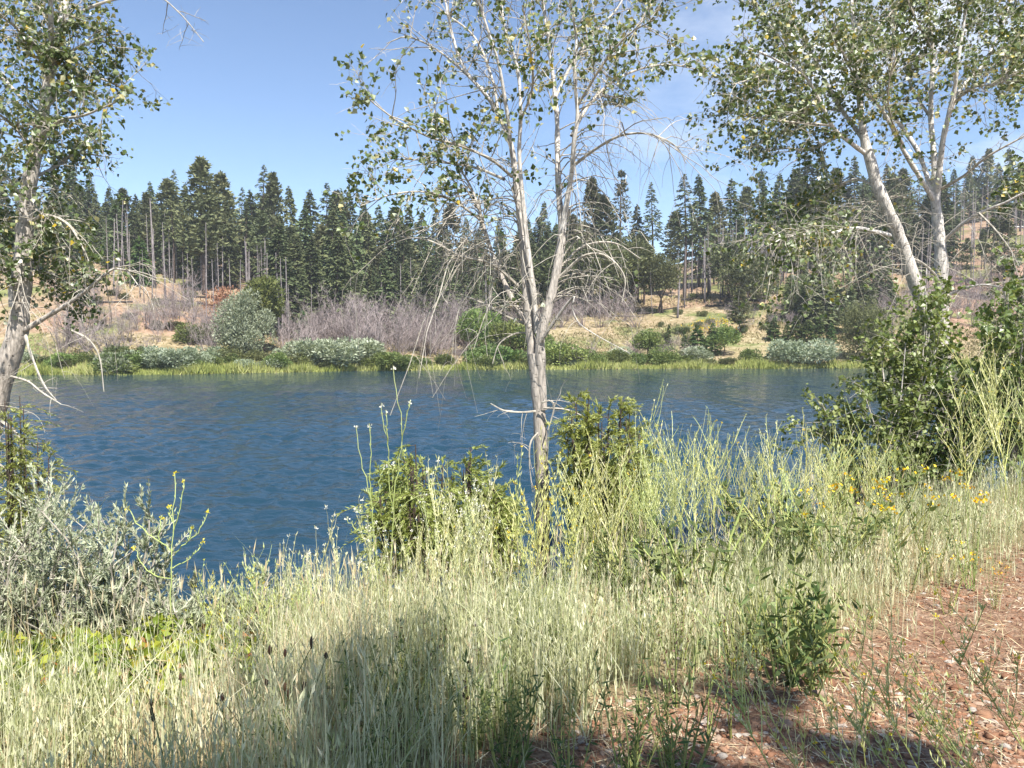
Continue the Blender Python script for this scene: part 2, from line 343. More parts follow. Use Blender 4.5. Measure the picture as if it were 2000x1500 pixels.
def hill_mat():
    m, nt, N, Lk, out = base_mat('hillside')
    tc = N.new('ShaderNodeTexCoord')
    def noise(s, d=6):
        n = N.new('ShaderNodeTexNoise'); n.inputs['Scale'].default_value = s; n.inputs['Detail'].default_value = d
        Lk.new(tc.outputs['Object'], n.inputs['Vector']); return n
    n1, n2 = noise(0.09), noise(1.1)
    at = N.new('ShaderNodeAttribute'); at.attribute_name = 'v'           # 0 bare red soil .. 1 dry meadow
    soil = ramp(N, [(0.3, (0.22, 0.125, 0.085)), (0.7, (0.37, 0.25, 0.185))]); Lk.new(n2.outputs['Fac'], soil.inputs[0])
    mead = ramp(N, [(0.3, (0.17, 0.155, 0.075)), (0.5, (0.30, 0.25, 0.14)), (0.72, (0.42, 0.35, 0.24))]); Lk.new(n2.outputs['Fac'], mead.inputs[0])
    grn = ramp(N, [(0.3, (0.07, 0.11, 0.03)), (0.7, (0.17, 0.21, 0.06))]); Lk.new(n2.outputs['Fac'], grn.inputs[0])
    g2 = N.new('ShaderNodeMapRange'); g2.inputs['From Min'].default_value = 0.52; g2.inputs['From Max'].default_value = 0.60; Lk.new(n1.outputs['Fac'], g2.inputs['Value'])
    g3 = N.new('ShaderNodeMath'); g3.operation = 'MULTIPLY'; g3.inputs[1].default_value = 0.75; Lk.new(g2.outputs[0], g3.inputs[0])
    a = N.new('ShaderNodeMixRGB'); Lk.new(at.outputs['Fac'], a.inputs[0]); Lk.new(soil.outputs[0], a.inputs[1]); Lk.new(mead.outputs[0], a.inputs[2])
    b = N.new('ShaderNodeMixRGB'); Lk.new(g3.outputs[0], b.inputs[0]); Lk.new(a.outputs[0], b.inputs[1]); Lk.new(grn.outputs[0], b.inputs[2])
    p = N.new('ShaderNodeBsdfPrincipled'); p.inputs['Roughness'].default_value = 0.95; p.inputs['Specular IOR Level'].default_value = 0.05
    Lk.new(b.outputs[0], p.inputs['Base Color'])
    bp = N.new('ShaderNodeBump'); bp.inputs['Strength'].default_value = 0.8; bp.inputs['Distance'].default_value = 0.4
    Lk.new(n2.outputs['Fac'], bp.inputs['Height']); Lk.new(bp.outputs[0], p.inputs['Normal'])
    Lk.new(p.outputs[0], out.inputs['Surface'])
    return m
M['hill'] = hill_mat()

def water_mat():
    m, nt, N, Lk, out = base_mat('lake_water')
    tc = N.new('ShaderNodeTexCoord')
    def noise(scale, rot, d, dist=0.0):
        mp = N.new('ShaderNodeMapping'); mp.inputs['Scale'].default_value = scale; mp.inputs['Rotation'].default_value = (0, 0, rot)
        Lk.new(tc.outputs['Object'], mp.inputs['Vector'])
        n = N.new('ShaderNodeTexNoise'); n.inputs['Scale'].default_value = 1.0; n.inputs['Detail'].default_value = d
        n.inputs['Roughness'].default_value = 0.55; n.inputs['Distortion'].default_value = dist
        Lk.new(mp.outputs[0], n.inputs['Vector']); return n
    a = noise((0.75, 2.3, 1), math.radians(-14), 3, 0.5)
    b = noise((2.2, 5.2, 1), math.radians(-26), 3, 0.4)
    gust = noise((0.03, 0.075, 1), math.radians(-8), 3, 0.3)
    s1 = N.new('ShaderNodeMath'); s1.operation = 'MULTIPLY'; s1.inputs[1].default_value = 0.45; Lk.new(b.outputs['Fac'], s1.inputs[0])
    s2 = N.new('ShaderNodeMath'); s2.operation = 'ADD'; Lk.new(a.outputs['Fac'], s2.inputs[0]); Lk.new(s1.outputs[0], s2.inputs[1])
    gm = N.new('ShaderNodeMapRange'); gm.inputs['From Min'].default_value = 0.35; gm.inputs['From Max'].default_value = 0.65
    gm.inputs['To Min'].default_value = 0.55; gm.inputs['To Max'].default_value = 1.25; Lk.new(gust.outputs['Fac'], gm.inputs['Value'])
    s3 = N.new('ShaderNodeMath'); s3.operation = 'MULTIPLY'; Lk.new(s2.outputs[0], s3.inputs[0]); Lk.new(gm.outputs[0], s3.inputs[1])
    bp = N.new('ShaderNodeBump'); bp.inputs['Strength'].default_value = 1.0; bp.inputs['Distance'].default_value = 0.055
    Lk.new(s3.outputs[0], bp.inputs['Height'])
    p = N.new('ShaderNodeBsdfPrincipled'); p.inputs['Base Color'].default_value = (0.013, 0.038, 0.060, 1)
    p.inputs['Roughness'].default_value = 0.06; p.inputs['IOR'].default_value = 1.333
    Lk.new(bp.outputs[0], p.inputs['Normal']); Lk.new(p.outputs[0], out.inputs['Surface'])
    return m
M['water'] = water_mat()

# ------------------------------------------------------------------ terrain
def crest(x): return np.interp(x, [-8, -3, -1, 0, 1, 3, 5, 8, 12, 30], [4.0, 4.2, 4.6, 5.0, 5.6, 7, 8.5, 11, 14, 26])
def sp(t, w): return w * np.logaddexp(0, t / w)
def hn(x, y):
    x = np.asarray(x, float); y = np.asarray(y, float)
    g = np.interp(x, [-4, 0, 2, 5], [.16, .13, .05, .03]); yc = crest(x)
    z = -g * (sp(y - 2.5, .3) - sp(y - yc, .4)) - .52 * sp(y - yc, .4)
    z = z + 0.09 * fbm(x, y, 0.9, 1) + 0.035 * fbm(x, y, 5.0, 2)
    return np.maximum(z, -6.5)
def dirt(x, y):                       # 1 on the open red soil
    e = 2.92 + 0.76 * x + 0.7 * fbm(x, y, 1.3, 7)
    return np.clip((e - y) / 0.5 + 0.5, 0, 1) * np.clip((x + 0.8) / 0.7, 0, 1)

def axis(pieces):
    a = []
    for lo, hi, st in pieces: a.append(np.arange(lo, hi, st))
    return np.concatenate(a + [np.array([pieces[-1][1]])])
def sheet(name, xs, ys, zf, vf, mat):
    X, Y = np.meshgrid(xs, ys); Z = zf(X, Y)
    nx, ny = len(xs), len(ys)
    i = np.arange(ny - 1)[:, None] * nx + np.arange(nx - 1)[None]
    Q = np.stack([i, i + 1, i + 1 + nx, i + nx], -1).reshape(-1, 4)
    mb = MB(); mb.add(np.stack([X, Y, Z], -1), Q, A=vf(X, Y).ravel())
    o = new_obj(name, mb.mesh(name, mat, True)); tag(o, kind='structure'); return o
gx = axis([(-300, -60, 20), (-60, -12, 2), (-12, -5, .3), (-5, 6, .05), (6, 14, .25), (14, 60, 2), (60, 300, 20)])
gy = axis([(-250, -30, 15), (-30, -4, 1.5), (-4, 1.5, .3), (1.5, 7, .05), (7, 16, .25), (16, 40, 1.0)])
o = sheet('near_bank', gx, gy, hn, lambda x, y: np.clip(1 - dirt(x, y) + 0.5 * fbm(x, y, 3, 4), 0, 1) * 0.9, M['soil'])
tag(o, 'grassy lake bank with a strip of stony red soil', None)

COLS = np.array([-900, -300, 0, 200, 400, 700, 1000, 1200, 1450, 1700, 2000, 2300, 2900])
SS = np.array([-8, 0, 10, 25, 45, 70, 110, 180, 400])
TAB = np.array([  # photo rows the ground passes through at those distances behind the shore
    [735, 700, 620, 540, 500, 485, 470, 440], [735, 700, 620, 540, 500, 485, 470, 440],
    [733, 700, 622, 545, 503, 490, 480, 460], [732, 700, 625, 550, 508, 495, 485, 470],
    [730, 702, 640, 575, 530, 512, 500, 480], [724, 705, 672, 640, 600, 560, 520, 500],
    [722, 702, 668, 625, 590, 558, 520, 500], [721, 698, 660, 615, 575, 548, 532, 528],
    [720, 692, 645, 600, 555, 518, 505, 500], [719, 690, 650, 600, 548, 490, 450, 430],
    [718, 690, 642, 590, 528, 460, 412, 395], [718, 690, 642, 590, 525, 455, 400, 380], [718, 690, 642, 590, 525, 455, 400, 380]], float)
_py0 = np.array([r[0] for r in TAB])
_D = 5.0 / -tz(_py0)
def shore(px): return np.interp(px, COLS, _D) + 4.0 * fbm(px, 0 * np.asarray(px, float), 0.012, 9) + 0.8 * fbm(px, 0 * np.asarray(px, float), 0.06, 11)
_TZ = tz(TAB[:, 1:])                   # tangents at s = 10 ..
def hf_us(px, s):
    px = np.asarray(px, float); s = np.asarray(s, float)
    y = shore(px) + s
    ci = np.clip(np.searchsorted(COLS, px) - 1, 0, len(COLS) - 2)
    f = np.clip((px - COLS[ci]) / (COLS[ci + 1] - COLS[ci]), 0, 1); f = f * f * (3 - 2 * f)
    sv = SS[2:]
    zc = lambda c: None
    out = np.zeros(np.broadcast(px, s).shape)
    d = np.interp(px, COLS, _D)
    def zcol(c):
        # height of the tabulated column c at the distances sv, seen from this column's own shore distance
        T = _TZ[c]                                             # (...,7)
        zz = EYE + T * (d[..., None] + sv)
        zz = np.concatenate([np.full(zz.shape[:-1] + (2,), 0.0), zz], -1)
        zz[..., 0] = WATER - 2.0; zz[..., 1] = WATER + 0.15
        return zz
    Z = zcol(ci) * (1 - f[..., None]) + zcol(ci + 1) * f[..., None]
    k = np.clip(np.searchsorted(SS, s) - 1, 0, len(SS) - 2)
    t = np.clip((s - SS[k]) / (SS[k + 1] - SS[k]), 0, 1)
    z0 = np.take_along_axis(Z, k[..., None], -1)[..., 0]; z1 = np.take_along_axis(Z, (k + 1)[..., None], -1)[..., 0]
    z = z0 * (1 - t) + z1 * t
    x = (px - 1000) / FPX * y
    bump = np.clip(s / 15, 0, 1)
    return z + bump * (1.6 * fbm(x, y, 0.06, 21) + 0.5 * fbm(x, y, 0.35, 23))
def far_pt(px, s):
    px = np.asarray(px, float); s = np.asarray(s, float)
    y = shore(px) + s
    return np.stack([(px - 1000) / FPX * y, y, hf_us(px, s)], -1)

pxs = np.concatenate([np.arange(-1400, -250, 50), np.arange(-250, 2250, 9), np.arange(2250, 3400, 50)])
ss = np.concatenate([np.arange(-8, 12, 0.8), np.arange(12, 70, 1.6), np.arange(70, 200, 6), np.arange(200, 700, 40)])
PX, S_ = np.meshgrid(pxs, ss); Pf = far_pt(PX, S_)
nx, ny = len(pxs), len(ss); i = np.arange(ny - 1)[:, None] * nx + np.arange(nx - 1)[None]
vm = np.interp(PX, [0, 150, 420, 700, 1000, 1250, 1500, 1750, 1850, 2000], [.5, .3, .25, .6, .8, .85, .75, .6, .15, .1])
vm = np.where(S_ < 20, np.maximum(vm, .8), vm); vm = np.where((S_ > 48) & (PX > 1250) & (PX < 1750), vm * .45, vm)
vm = np.clip(vm + 0.9 * fbm(Pf[..., 0], Pf[..., 1], .12, 31), 0, 1)
mb = MB(); mb.add(Pf, np.stack([i, i + 1, i + 1 + nx, i + nx], -1).reshape(-1, 4), A=vm.ravel())
tag(new_obj('hillside', mb.mesh('hillside', M['hill'], True)), 'far shore rising into a wooded red hillside', None, kind='structure')

uu = np.concatenate([np.arange(-5, -.9, .1), np.arange(-.9, .9, .0026), np.arange(.9, 5.01, .1)])
yy = np.concatenate([[2.5, 5.0], 7.0 * np.exp(np.arange(0, 3.06, .0058)), [158.0]])
U_, Y_ = np.meshgrid(uu, yy); X_ = U_ * np.maximum(Y_, 7)
Zw = np.zeros_like(X_); wr = np.random.default_rng(3)
pat = .35 + 1.3 * np.clip(vnoise(X_ * .5 + .5 * Y_, Y_, .07, 51) * .9 + vnoise(X_ * .6, Y_, .3, 53) * .5 - .2, 0, 1)
for k in range(34):
    lam = .22 * (9.0 ** wr.random()); th = math.radians(-106 + 30 * wr.normal()); kk = 2 * math.pi / lam
    amp = .066 / kk * wr.uniform(.6, 1.3)
    fade = np.clip(lam / (Y_ * .0145) - .6, 0, 1)
    warp = 1.3 * vnoise(X_, Y_, .4, 60 + k)
    Zw += amp * fade * np.sin(kk * (X_ * math.cos(th) + Y_ * math.sin(th)) + wr.uniform(0, 6.28) + warp * 2)
Zw *= pat * np.interp(Y_, [20, 105], [1.1, .4])
nx, ny = len(uu), len(yy); i = np.arange(ny - 1)[:, None] * nx + np.arange(nx - 1)[None]
mb = MB(); mb.add(np.stack([X_, Y_, WATER + Zw], -1), np.stack([i, i + 1, i + 1 + nx, i + nx], -1).reshape(-1, 4))
tag(new_obj('lake_water', mb.mesh('lake_water', M['water'], True)), 'rippled dark blue lake between the two banks', None, kind='structure')

# ------------------------------------------------------------------ far vegetation prototypes (mesh data shared by copies)
def conifer(h, rmax, c0, nlev, kind='fir', nb=6, ns=9, size=0.55, lean=0.0, gaps=0.0, tmat='con_bark', trunk_r=None):
    tr = MB(); cr = MB()
    r0 = trunk_r or (0.012 * h + 0.05)
    zz = np.linspace(0, h, 9)
    wob = np.stack([0.012 * h * np.sin(zz / h * 5 + R_(0, 6)) * zz / h + lean * zz, 0.012 * h * np.cos(zz / h * 4 + R_(0, 6)) * zz / h, zz], 1)
    wob[0, 2] = -1.2
    tubes(tr, wob, r0 * (1 - zz / h * 0.93), 6, A=np.linspace(0.2, 1, 9)[None])
    at = lambda z: np.stack([np.interp(z, zz, wob[:, 0]), np.interp(z, zz, wob[:, 1]), z], -1)
    B = nlev * nb
    tt = (np.repeat(np.arange(nlev), nb) + R_(-.6, .6, B)) / nlev
    tt = np.clip(tt, 0, .995)
    if gaps > 0:
        keep = (vnoise(tt * 9, R_(0, 1, B) * 2.5, 1, int(R_(0, 90))) > gaps) | (tt > .93); tt = tt[keep]; B = len(tt)
    z = h * (c0 + (1 - c0) * tt)
    if kind == 'fir':
        prof = (1 - tt) ** 0.9 * np.clip(0.55 + tt * 4, 0, 1)
        rise, sag = R_(-.05, .15, B) + .25 * tt, R_(.25, .5, B)
    else:
        prof = np.clip((1 - tt) * 1.5, 0, 1) ** 0.8 * np.clip(0.5 + tt * 2.2, 0, 1)
        rise, sag = R_(.05, .35, B), R_(.0, .3, B)
    L = rmax * prof * R_(.6, 1.18, B) + .12
    az = R_(0, 2 * math.pi, B)
    H = np.stack([np.cos(az), np.sin(az), 0 * az], 1); Sd = np.stack([-np.sin(az), np.cos(az), 0 * az], 1)
    base = at(z)
    u3 = np.array([0, .5, 1.0])
    Pb = base[:, None] + H[:, None] * (L[:, None] * u3)[..., None]
    Pb[..., 2] += L[:, None] * (rise[:, None] * u3 - sag[:, None] * u3 ** 2)
    sel = RNG.random(B) < 0.5
    tubes(tr, Pb[sel], np.stack([0.012 + .008 * L[sel], .01 + 0 * L[sel], .004 + 0 * L[sel]], 1) * 1.5, 3, A=0.5)
    u = np.clip(R_(.12, 1.0, (B, ns)) ** .75, 0, 1)
    P = base[:, None] + H[:, None] * (L[:, None] * u)[..., None]
    P[..., 2] += L[:, None] * (rise[:, None] * u - sag[:, None] * u ** 2)
    sgn = np.where(RNG.random((B, ns)) < .5, -1, 1)[..., None]
    if kind == 'fir':
        D = H[:, None] * R_(.3, 1, (B, ns, 1)) + sgn * Sd[:, None] * R_(.2, .9, (B, ns, 1)) + np.array([0, 0, 1.]) * R_(-.75, .0, (B, ns, 1))
        Nn = rdir(B * ns, 1.1)
        Ls = size * R_(.7, 1.5, B * ns) * (0.45 + .55 * np.repeat(np.clip(L / rmax * 1.6, 0, 1), ns)); Ws = Ls * R_(.3, .5, B * ns)
    else:
        D = H[:, None] * R_(-.2, 1, (B, ns, 1)) + sgn * Sd[:, None] * R_(0, .9, (B, ns, 1)) + np.array([0, 0, 1.]) * R_(-.35, .75, (B, ns, 1))
        P = P + RNG.normal(size=P.shape) * .12
        Nn = rdir(B * ns, .3)
        Ls = size * R_(.6, 1.4, B * ns); Ws = Ls * R_(.35, .6, B * ns)
    vb = np.repeat(R_(0, 1, B), ns) * .55 + R_(0, .45, B * ns)
    kites(cr, P.reshape(-1, 3), D.reshape(-1, 3), Nn, Ls, Ws, vb)
    # leader
    m = 14; kites(cr, at(np.full(m, h - .25 * 1)) + RNG.normal(size=(m, 3)) * .06, rdir(m, 1.6), rdir(m), .5, .14, R_(.2, .8, m))
    return [('trunk', tr.mesh('conifer_trunk', M[tmat])), ('crown', cr.mesh('conifer_crown', M['pine' if kind == 'pine' else 'fir']))], h

def with_mat(parts, mat):
    out = []
    for n, me in parts:
        if n == 'crown':
            me = me.copy(); me.materials.clear(); me.materials.append(mat)
        out.append((n, me))
    return out

FIR = [conifer(24, 5.0, .10, 44, 'fir', 8, 11, .95), conifer(22, 4.4, .12, 42, 'fir', 8, 11, .9, gaps=.2), conifer(20, 4.6, .05, 40, 'fir', 8, 11, .95), conifer(26, 4.6, .2, 42, 'fir', 8, 11, .9, gaps=.15)]
PINE = [conifer(28, 4.4, .30, 38, 'pine', 8, 13, .85, gaps=.18), conifer(25, 3.9, .34, 34, 'pine', 8, 12, .85, gaps=.25), conifer(24, 4.6, .24, 34, 'pine', 8, 13, .9, gaps=.22)]
THIN = [conifer(27, 2.7, .38, 40, 'pine', 6, 7, .6, gaps=.32), conifer(25, 2.9, .50, 34, 'fir', 6, 7, .65, gaps=.28)]
YOUNG = [conifer(5, 1.5, .03, 20, 'fir', 8, 10, .5), conifer(6, 1.4, .05, 20, 'fir', 7, 9, .48, gaps=.15)]
YOUNG = [(with_mat(p, M['young_fir']), h) for p, h in YOUNG]

def snag(h, r0, nbr, brl, lean=.02):
    tr = MB(); zz = np.linspace(0, h, 8); a = R_(0, 6)
    P = np.stack([lean * zz * math.cos(a) + .03 * np.sin(zz), lean * zz * math.sin(a), zz], 1); P[0, 2] = -1
    tubes(tr, P, r0 * (1 - .72 * zz / h), 6, A=np.clip(zz / h * 4 - .1, 0, 1)[None])
    z = R_(.25, 1, nbr) * h; az = R_(0, 6.28, nbr)
    b = np.stack([np.interp(z, zz, P[:, 0]), np.interp(z, zz, P[:, 1]), z], 1)
    D = norm(np.stack([np.cos(az), np.sin(az), R_(-.3, .6, nbr)], 1))
    tubes(tr, curve_pts(b, D, brl * R_(.3, 1, nbr) * (1.15 - z / h), 4, R_(-.2, .3, nbr), .3, .06), np.tile([.045, .035, .022, .012], (nbr, 1)), 3, A=R_(.5, 1, nbr))
    return tr.mesh('snag', M['snag']), h
SNAG = [snag(15, .21, 10, 1.2), snag(18, .2, 34, 1.8), snag(13, .16, 40, 1.6), snag(11, .13, 22, 1.2, .07), snag(16, .18, 60, 2.0)]

def bare(h, w, ns, nl, n2, rr=.035, up=1.0):
    mb = MB(); mb2 = MB()
    az = R_(0, 6.28, ns); sp_ = R_(.05, .55, ns)
    D = norm(np.stack([np.cos(az) * sp_ * w / h * 2, np.sin(az) * sp_ * w / h * 2, np.full(ns, up)], 1))
    P0 = np.stack([np.cos(az) * .2, np.sin(az) * .2, np.full(ns, -.3)], 1) * R_(.3, 1.3, (ns, 1))
    S = curve_pts(P0, D, h * R_(.65, 1.0, ns), 6, -.05, .18, .03)
    tubes(mb, S, np.linspace(1.6, .45, 6)[None] * rr * R_(.8, 1.3, (ns, 1)), 4, A=R_(0, .6, ns))
    def kids(S, n, lmin, lmax, r, spread):
        m, k, _ = S.shape
        idx = np.repeat(np.arange(m), n); t = R_(.28, .98, m * n) * (k - 1); i0 = np.minimum(t.astype(int), k - 2); f = (t - i0)[:, None]
        p = S[idx, i0] * (1 - f) + S[idx, i0 + 1] * f; tg = norm(S[idx, i0 + 1] - S[idx, i0])
        d = norm(tg + rdir(m * n, .35) * spread)
        C = curve_pts(p, d, R_(lmin, lmax, m * n), 4, -.1, .2, .05)
        return C
    K = kids(S, nl, .12 * h, .34 * h, rr, .8); tubes(mb2, K, np.tile([.5, .42, .33, .22], (len(K), 1)) * rr, 3, A=R_(.3, 1, len(K)))
    K2 = kids(K, n2, .05 * h, .16 * h, rr, .9); tubes(mb2, K2, np.tile([.34, .3, .24, .18], (len(K2), 1)) * rr, 3, A=R_(.4, 1, len(K2)))
    return [('stems', mb.mesh('shrub_stems', M['bare_shrub'])), ('twigs', mb2.mesh('shrub_twigs', M['bare_shrub']))], h
BARE = [bare(7, 3.6, 10, 11, 5), bare(6.5, 4.5, 13, 10, 5), bare(8, 3.2, 9, 13, 5), bare(4.5, 4.2, 12, 9, 4, .03)]

def bush(w, h, nlobe, n, ll, lw, mat, trunk=0.0, up=.5, droop=0.0, lobe=.42, stem_mat='con_bark', stems=5):
    cr = MB(); tr = MB()
    a = R_(0, 6.28, nlobe); rr = np.sqrt(R_(0, 1, nlobe)) * w * .5 * (1 - lobe * .75)
    ch = h - trunk; cz = trunk + ch * R_(.3, .78, nlobe); cz = cz - (rr / (w * .5)) * ch * .22
    C = np.stack([np.cos(a) * rr, np.sin(a) * rr, cz], 1)
    R0 = lobe * min(w * .5, ch * .62) * R_(.75, 1.25, nlobe)
    k = RNG.integers(0, nlobe, n); d = rdir(n, .12)
    P = C[k] + d * (R0[k] * R_(.5, 1.08, n) ** .6)[:, None]
    P[:, 2] = np.maximum(P[:, 2], .02)
    D = norm(d + np.array([0, 0, up]) + RNG.normal(size=(n, 3)) * .5); 
    D[:, 2] -= droop
    vl = R_(0, .45, nlobe)[k] + R_(0, .55, n)
    kites(cr, P, D, rdir(n, .2), ll * R_(.6, 1.3, n), lw * R_(.7, 1.3, n), vl)
    s = min(stems, nlobe)
    P0 = np.zeros((s, 3)); P0[:, :2] = RNG.normal(size=(s, 2)) * .05 * w * (0 if stems == 1 else 1); P0[:, 2] = -.4
    E = C[:s]
    t = np.linspace(0, 1, 5)[None, :, None]
    if trunk > 0:
        mid = np.array([0, 0, trunk * .9]); S = np.where(t < .5, P0[:, None] + (mid - P0[:, None]) * t * 2, mid + (E[:, None] - mid) * (t - .5) * 2)
    else: S = P0[:, None] + (E[:, None] - P0[:, None]) * t
    tubes(tr, S, np.linspace(1, .35, 5)[None] * (.012 * h + .015) * np.ones((s, 1)), 4, A=.5)
    return [('stems' if trunk == 0 else 'trunk', tr.mesh('bush_stems', M[stem_mat])), ('foliage' if trunk == 0 else 'crown', cr.mesh('bush_foliage', mat))], float(np.percentile(np.concatenate(cr.V)[:, 2], 99.3))
B_SILVER = [bush(5, 3.4, 22, 5200, .34, .12, M['silver_willow'], up=.7), bush(6.5, 3.2, 26, 6000, .34, .12, M['silver_willow'], up=.6), bush(3.2, 2.2, 14, 2600, .3, .1, M['silver_willow'], up=.8)]
B_GREEN = [bush(4.5, 3.2, 20, 4200, .3, .14, M['green_bush']), bush(3.4, 2.4, 16, 3000, .28, .13, M['green_bush']), bush(5.5, 2.6, 20, 4200, .3, .14, M['green_bush'])]
B_OLIVE = [bush(3.0, 2.0, 14, 2200, .26, .1, M['olive_bush']), bush(4.2, 3.4, 18, 3600, .28, .12, M['olive_bush'])]
T_GREEN = [bush(4.2, 5.2, 18, 4200, .3, .14, M['green_bush'], trunk=1.3, stems=4), bush(3.2, 4.0, 14, 2800, .28, .13, M['green_bush'], trunk=1.1, stems=3)]
T_OLIVE = [bush(6, 9, 26, 6500, .36, .16, M['olive_bush'], trunk=2.2, stems=5), bush(7, 7.5, 26, 6500, .36, .16, M['olive_bush'], trunk=1.2, stems=5)]
B_DOME = bush(9.5, 9.8, 46, 15000, .36, .13, M['olive_bush'], up=.3, lobe=.38)
B_TALL = bush(6.6, 9.6, 34, 11000, .36, .13, M['silver_willow'], up=.5, lobe=.40)
B_TALLG = bush(4.6, 9.5, 22, 6500, .34, .16, M['green_bush'], trunk=3, lobe=.42, stems=3)
B_RUST = bush(5.2, 6.0, 16, 1700, .3, .14, M['rust_bush'], trunk=1.5, stems=4)

SUFFIX = [(330, 'on the slope beyond the leaning cottonwood'), (560, 'above the bare red slope'), (1000, 'behind the grey leafless thicket'),
          (1300, 'beyond the forked cottonwood'), (1530, 'above the dry meadow'), (9999, 'on the hill behind the white cottonwoods')]
def where(px): return next(t for p, t in SUFFIX if px < p)
def put(name, proto, px, s, label, cat, group=None, top=None, h=None, wide=1.0, rz=None):
    parts, ph = proto
    p = far_pt(px, s)
    if top is not None: h = EYE + tz(top) * p[1] - p[2]
    if group and h:
        lim = {'fir_tree': (13, 20), 'pine_tree': (13, 20), 'conifer_tree': (13, 20), 'dead_tree': (8, 12.5), 'leafless_shrub': (3.4, 6.4)}.get(name)
        if lim and len(label.split()) < 16: label = ('short ' if h < lim[0] else 'tall ' if h > lim[1] else 'middling ') + ('narrow ' if wide < (.78 if name == 'dead_tree' else 1.04) and len(label.split()) < 15 else '') + label
    sc = max(h, 1.0) / ph if h else 1.0
    if not isinstance(parts, list):
        o = new_obj(name, parts, None, tuple(p)); o.scale = (sc * wide, sc * wide, sc); o.rotation_euler = (0, 0, R_(0, 6.28) if rz is None else rz)
        return tag(o, label, cat, group)
    return thing(name, parts, p, label, cat, group, R_(0, 6.28) if rz is None else rz, (sc * wide, sc * wide, sc))

# --- skyline conifers read off the photograph: column, row of the tip, metres behind the shore, kind
SKY = [(60, 352, 85, 'f'), (120, 345, 80, 'f'), (152, 318, 88, 'f'), (185, 338, 78, 'f'), (222, 365, 82, 'f'), (250, 370, 75, 'p'), (276, 380, 80, 'f'), (306, 355, 85, 'f'),
       (336, 352, 62, 'p'), (347, 331, 80, 't'), (372, 362, 70, 'f'), (440, 340, 58, 'p'), (460, 378, 75, 'f'), (478, 366, 66, 't'), (497, 372, 70, 'f'),
       (520, 322, 72, 't'), (541, 340, 60, 'p'), (573, 365, 66, 'f'), (611, 372, 70, 'f'), (642, 358, 55, 't'), (664, 376, 72, 'p'), (688, 378, 76, 'f'), (716, 392, 68, 'f'),
       (742, 400, 72, 'f'), (771, 405, 70, 'p'), (800, 402, 74, 'f'), (826, 418, 66, 'f'), (852, 408, 72, 'f'), (882, 400, 68, 'p'), (912, 425, 72, 'f'), (940, 430, 70, 'f'), (975, 425, 74, 'f'),
       (1030, 428, 80, 'f'), (1060, 394, 78, 'f'), (1156, 350, 62, 'p'), (1176, 384, 55, 'p'), (1240, 400, 70, 'f'), (1362, 342, 70, 'f'),
       (1392, 378, 82, 'p'), (1420, 350, 84, 'f'), (1450, 366, 88, 'p'), (1482, 332, 90, 'f'), (1515, 340, 92, 'f'), (1544, 332, 95, 'p'), (1570, 300, 96, 'f'), (1595, 298, 92, 'f'),
       (1626, 330, 98, 'p'), (1660, 304, 96, 'f'), (1692, 328, 100, 'f'), (1722, 320, 104, 'f'), (1752, 332, 105, 'p'), (1784, 345, 108, 't'), (1812, 330, 112, 'f'),
       (1850, 330, 150, 'f'), (1884, 305, 158, 'f'), (1914, 292, 155, 'p'), (1936, 318, 160, 'f'), (1956, 290, 158, 'f'), (1990, 300, 160, 'f'), (2030, 292, 160, 'p')]
KN = {'f': (FIR, 'dark green fir', 'fir_tree'), 'p': (PINE, 'olive green pine', 'pine_tree'), 't': (THIN, 'sparse thin topped conifer', 'conifer_tree')}
put('pine_tree', PINE[0], 402, 44, 'tallest bushy pine breaking the skyline above the bare red slope', 'tree', top=308, wide=1.15)
put('pine_tree', THIN[0], 1210, 60, 'slim airy pine pointing into the sky beside the forked cottonwood', 'tree', top=335, wide=1.1)
put('conifer_tree', THIN[1], 1271, 66, 'lone fir with a long bare trunk standing against the sky', 'tree', top=357, wide=1.1)
put('conifer_tree', THIN[1], 1335, 58, 'ragged conifer with a broken bare trunk above the dry meadow', 'tree', top=340, wide=1.3)
for k, (px, top, s, kd) in enumerate(SKY):
    pr, nm, on = KN[kd]
    put(on, pr[k % len(pr)], px, s, f'{nm} tipping the skyline {where(px)}', 'tree', f'{nm}s on the skyline {where(px)}', top=top, wide=R_(.9, 1.2))
# --- the wood below the skyline
sky_top = lambda px: np.interp(px, [t[0] for t in SKY], [t[1] for t in SKY])
def fill(n, x0, x1, s0, s1, dt0, dt1, kinds, note, wide=(.9, 1.25), maxh=27):
    xs = np.linspace(x0, x1, n) + R_(-.5, .5, n) * (x1 - x0) / n * 1.6
    for k, px in enumerate(xs):
        kd = kinds[int(R_(0, len(kinds)))]; pr, nm, on = KN[kd]
        s = R_(s0, s1); top = sky_top(px) + R_(dt0, dt1)
        p = far_pt(px, s); h = min(max(EYE + tz(top) * p[1] - p[2], 6), maxh)
        put(on, pr[int(R_(0, len(pr)))], px, s, f'{nm} {note} {where(px)}', 'tree', f'{nm}s {note} {where(px)}', h=h, wide=R_(*wide))
fill(34, -40, 330, 60, 95, 12, 80, 'ffpf', 'filling the wood')
fill(26, -480, -40, 55, 90, -10, 60, 'ffpf', 'filling the wood')
fill(12, 2060, 2380, 110, 160, -5, 60, 'ffp', 'filling the wood')
fill(10, -20, 200, 50, 62, 60, 130, 'ffp', 'filling the wood')
fill(22, 330, 570, 52, 90, 18, 90, 'fppt', 'filling the wood')
fill(36, 560, 1010, 38, 68, 20, 90, 'fffp', 'filling the wood')
fill(22, 560, 930, 24, 40, 60, 170, 'ffff', 'low boughed at the wood edge', (1.0, 1.35))
fill(24, 980, 1260, 45, 78, 50, 130, 'ppfp', 'filling the wood', (1.0, 1.35))
fill(10, 1010, 1110, 55, 80, 10, 60, 'ff', 'filling the wood')
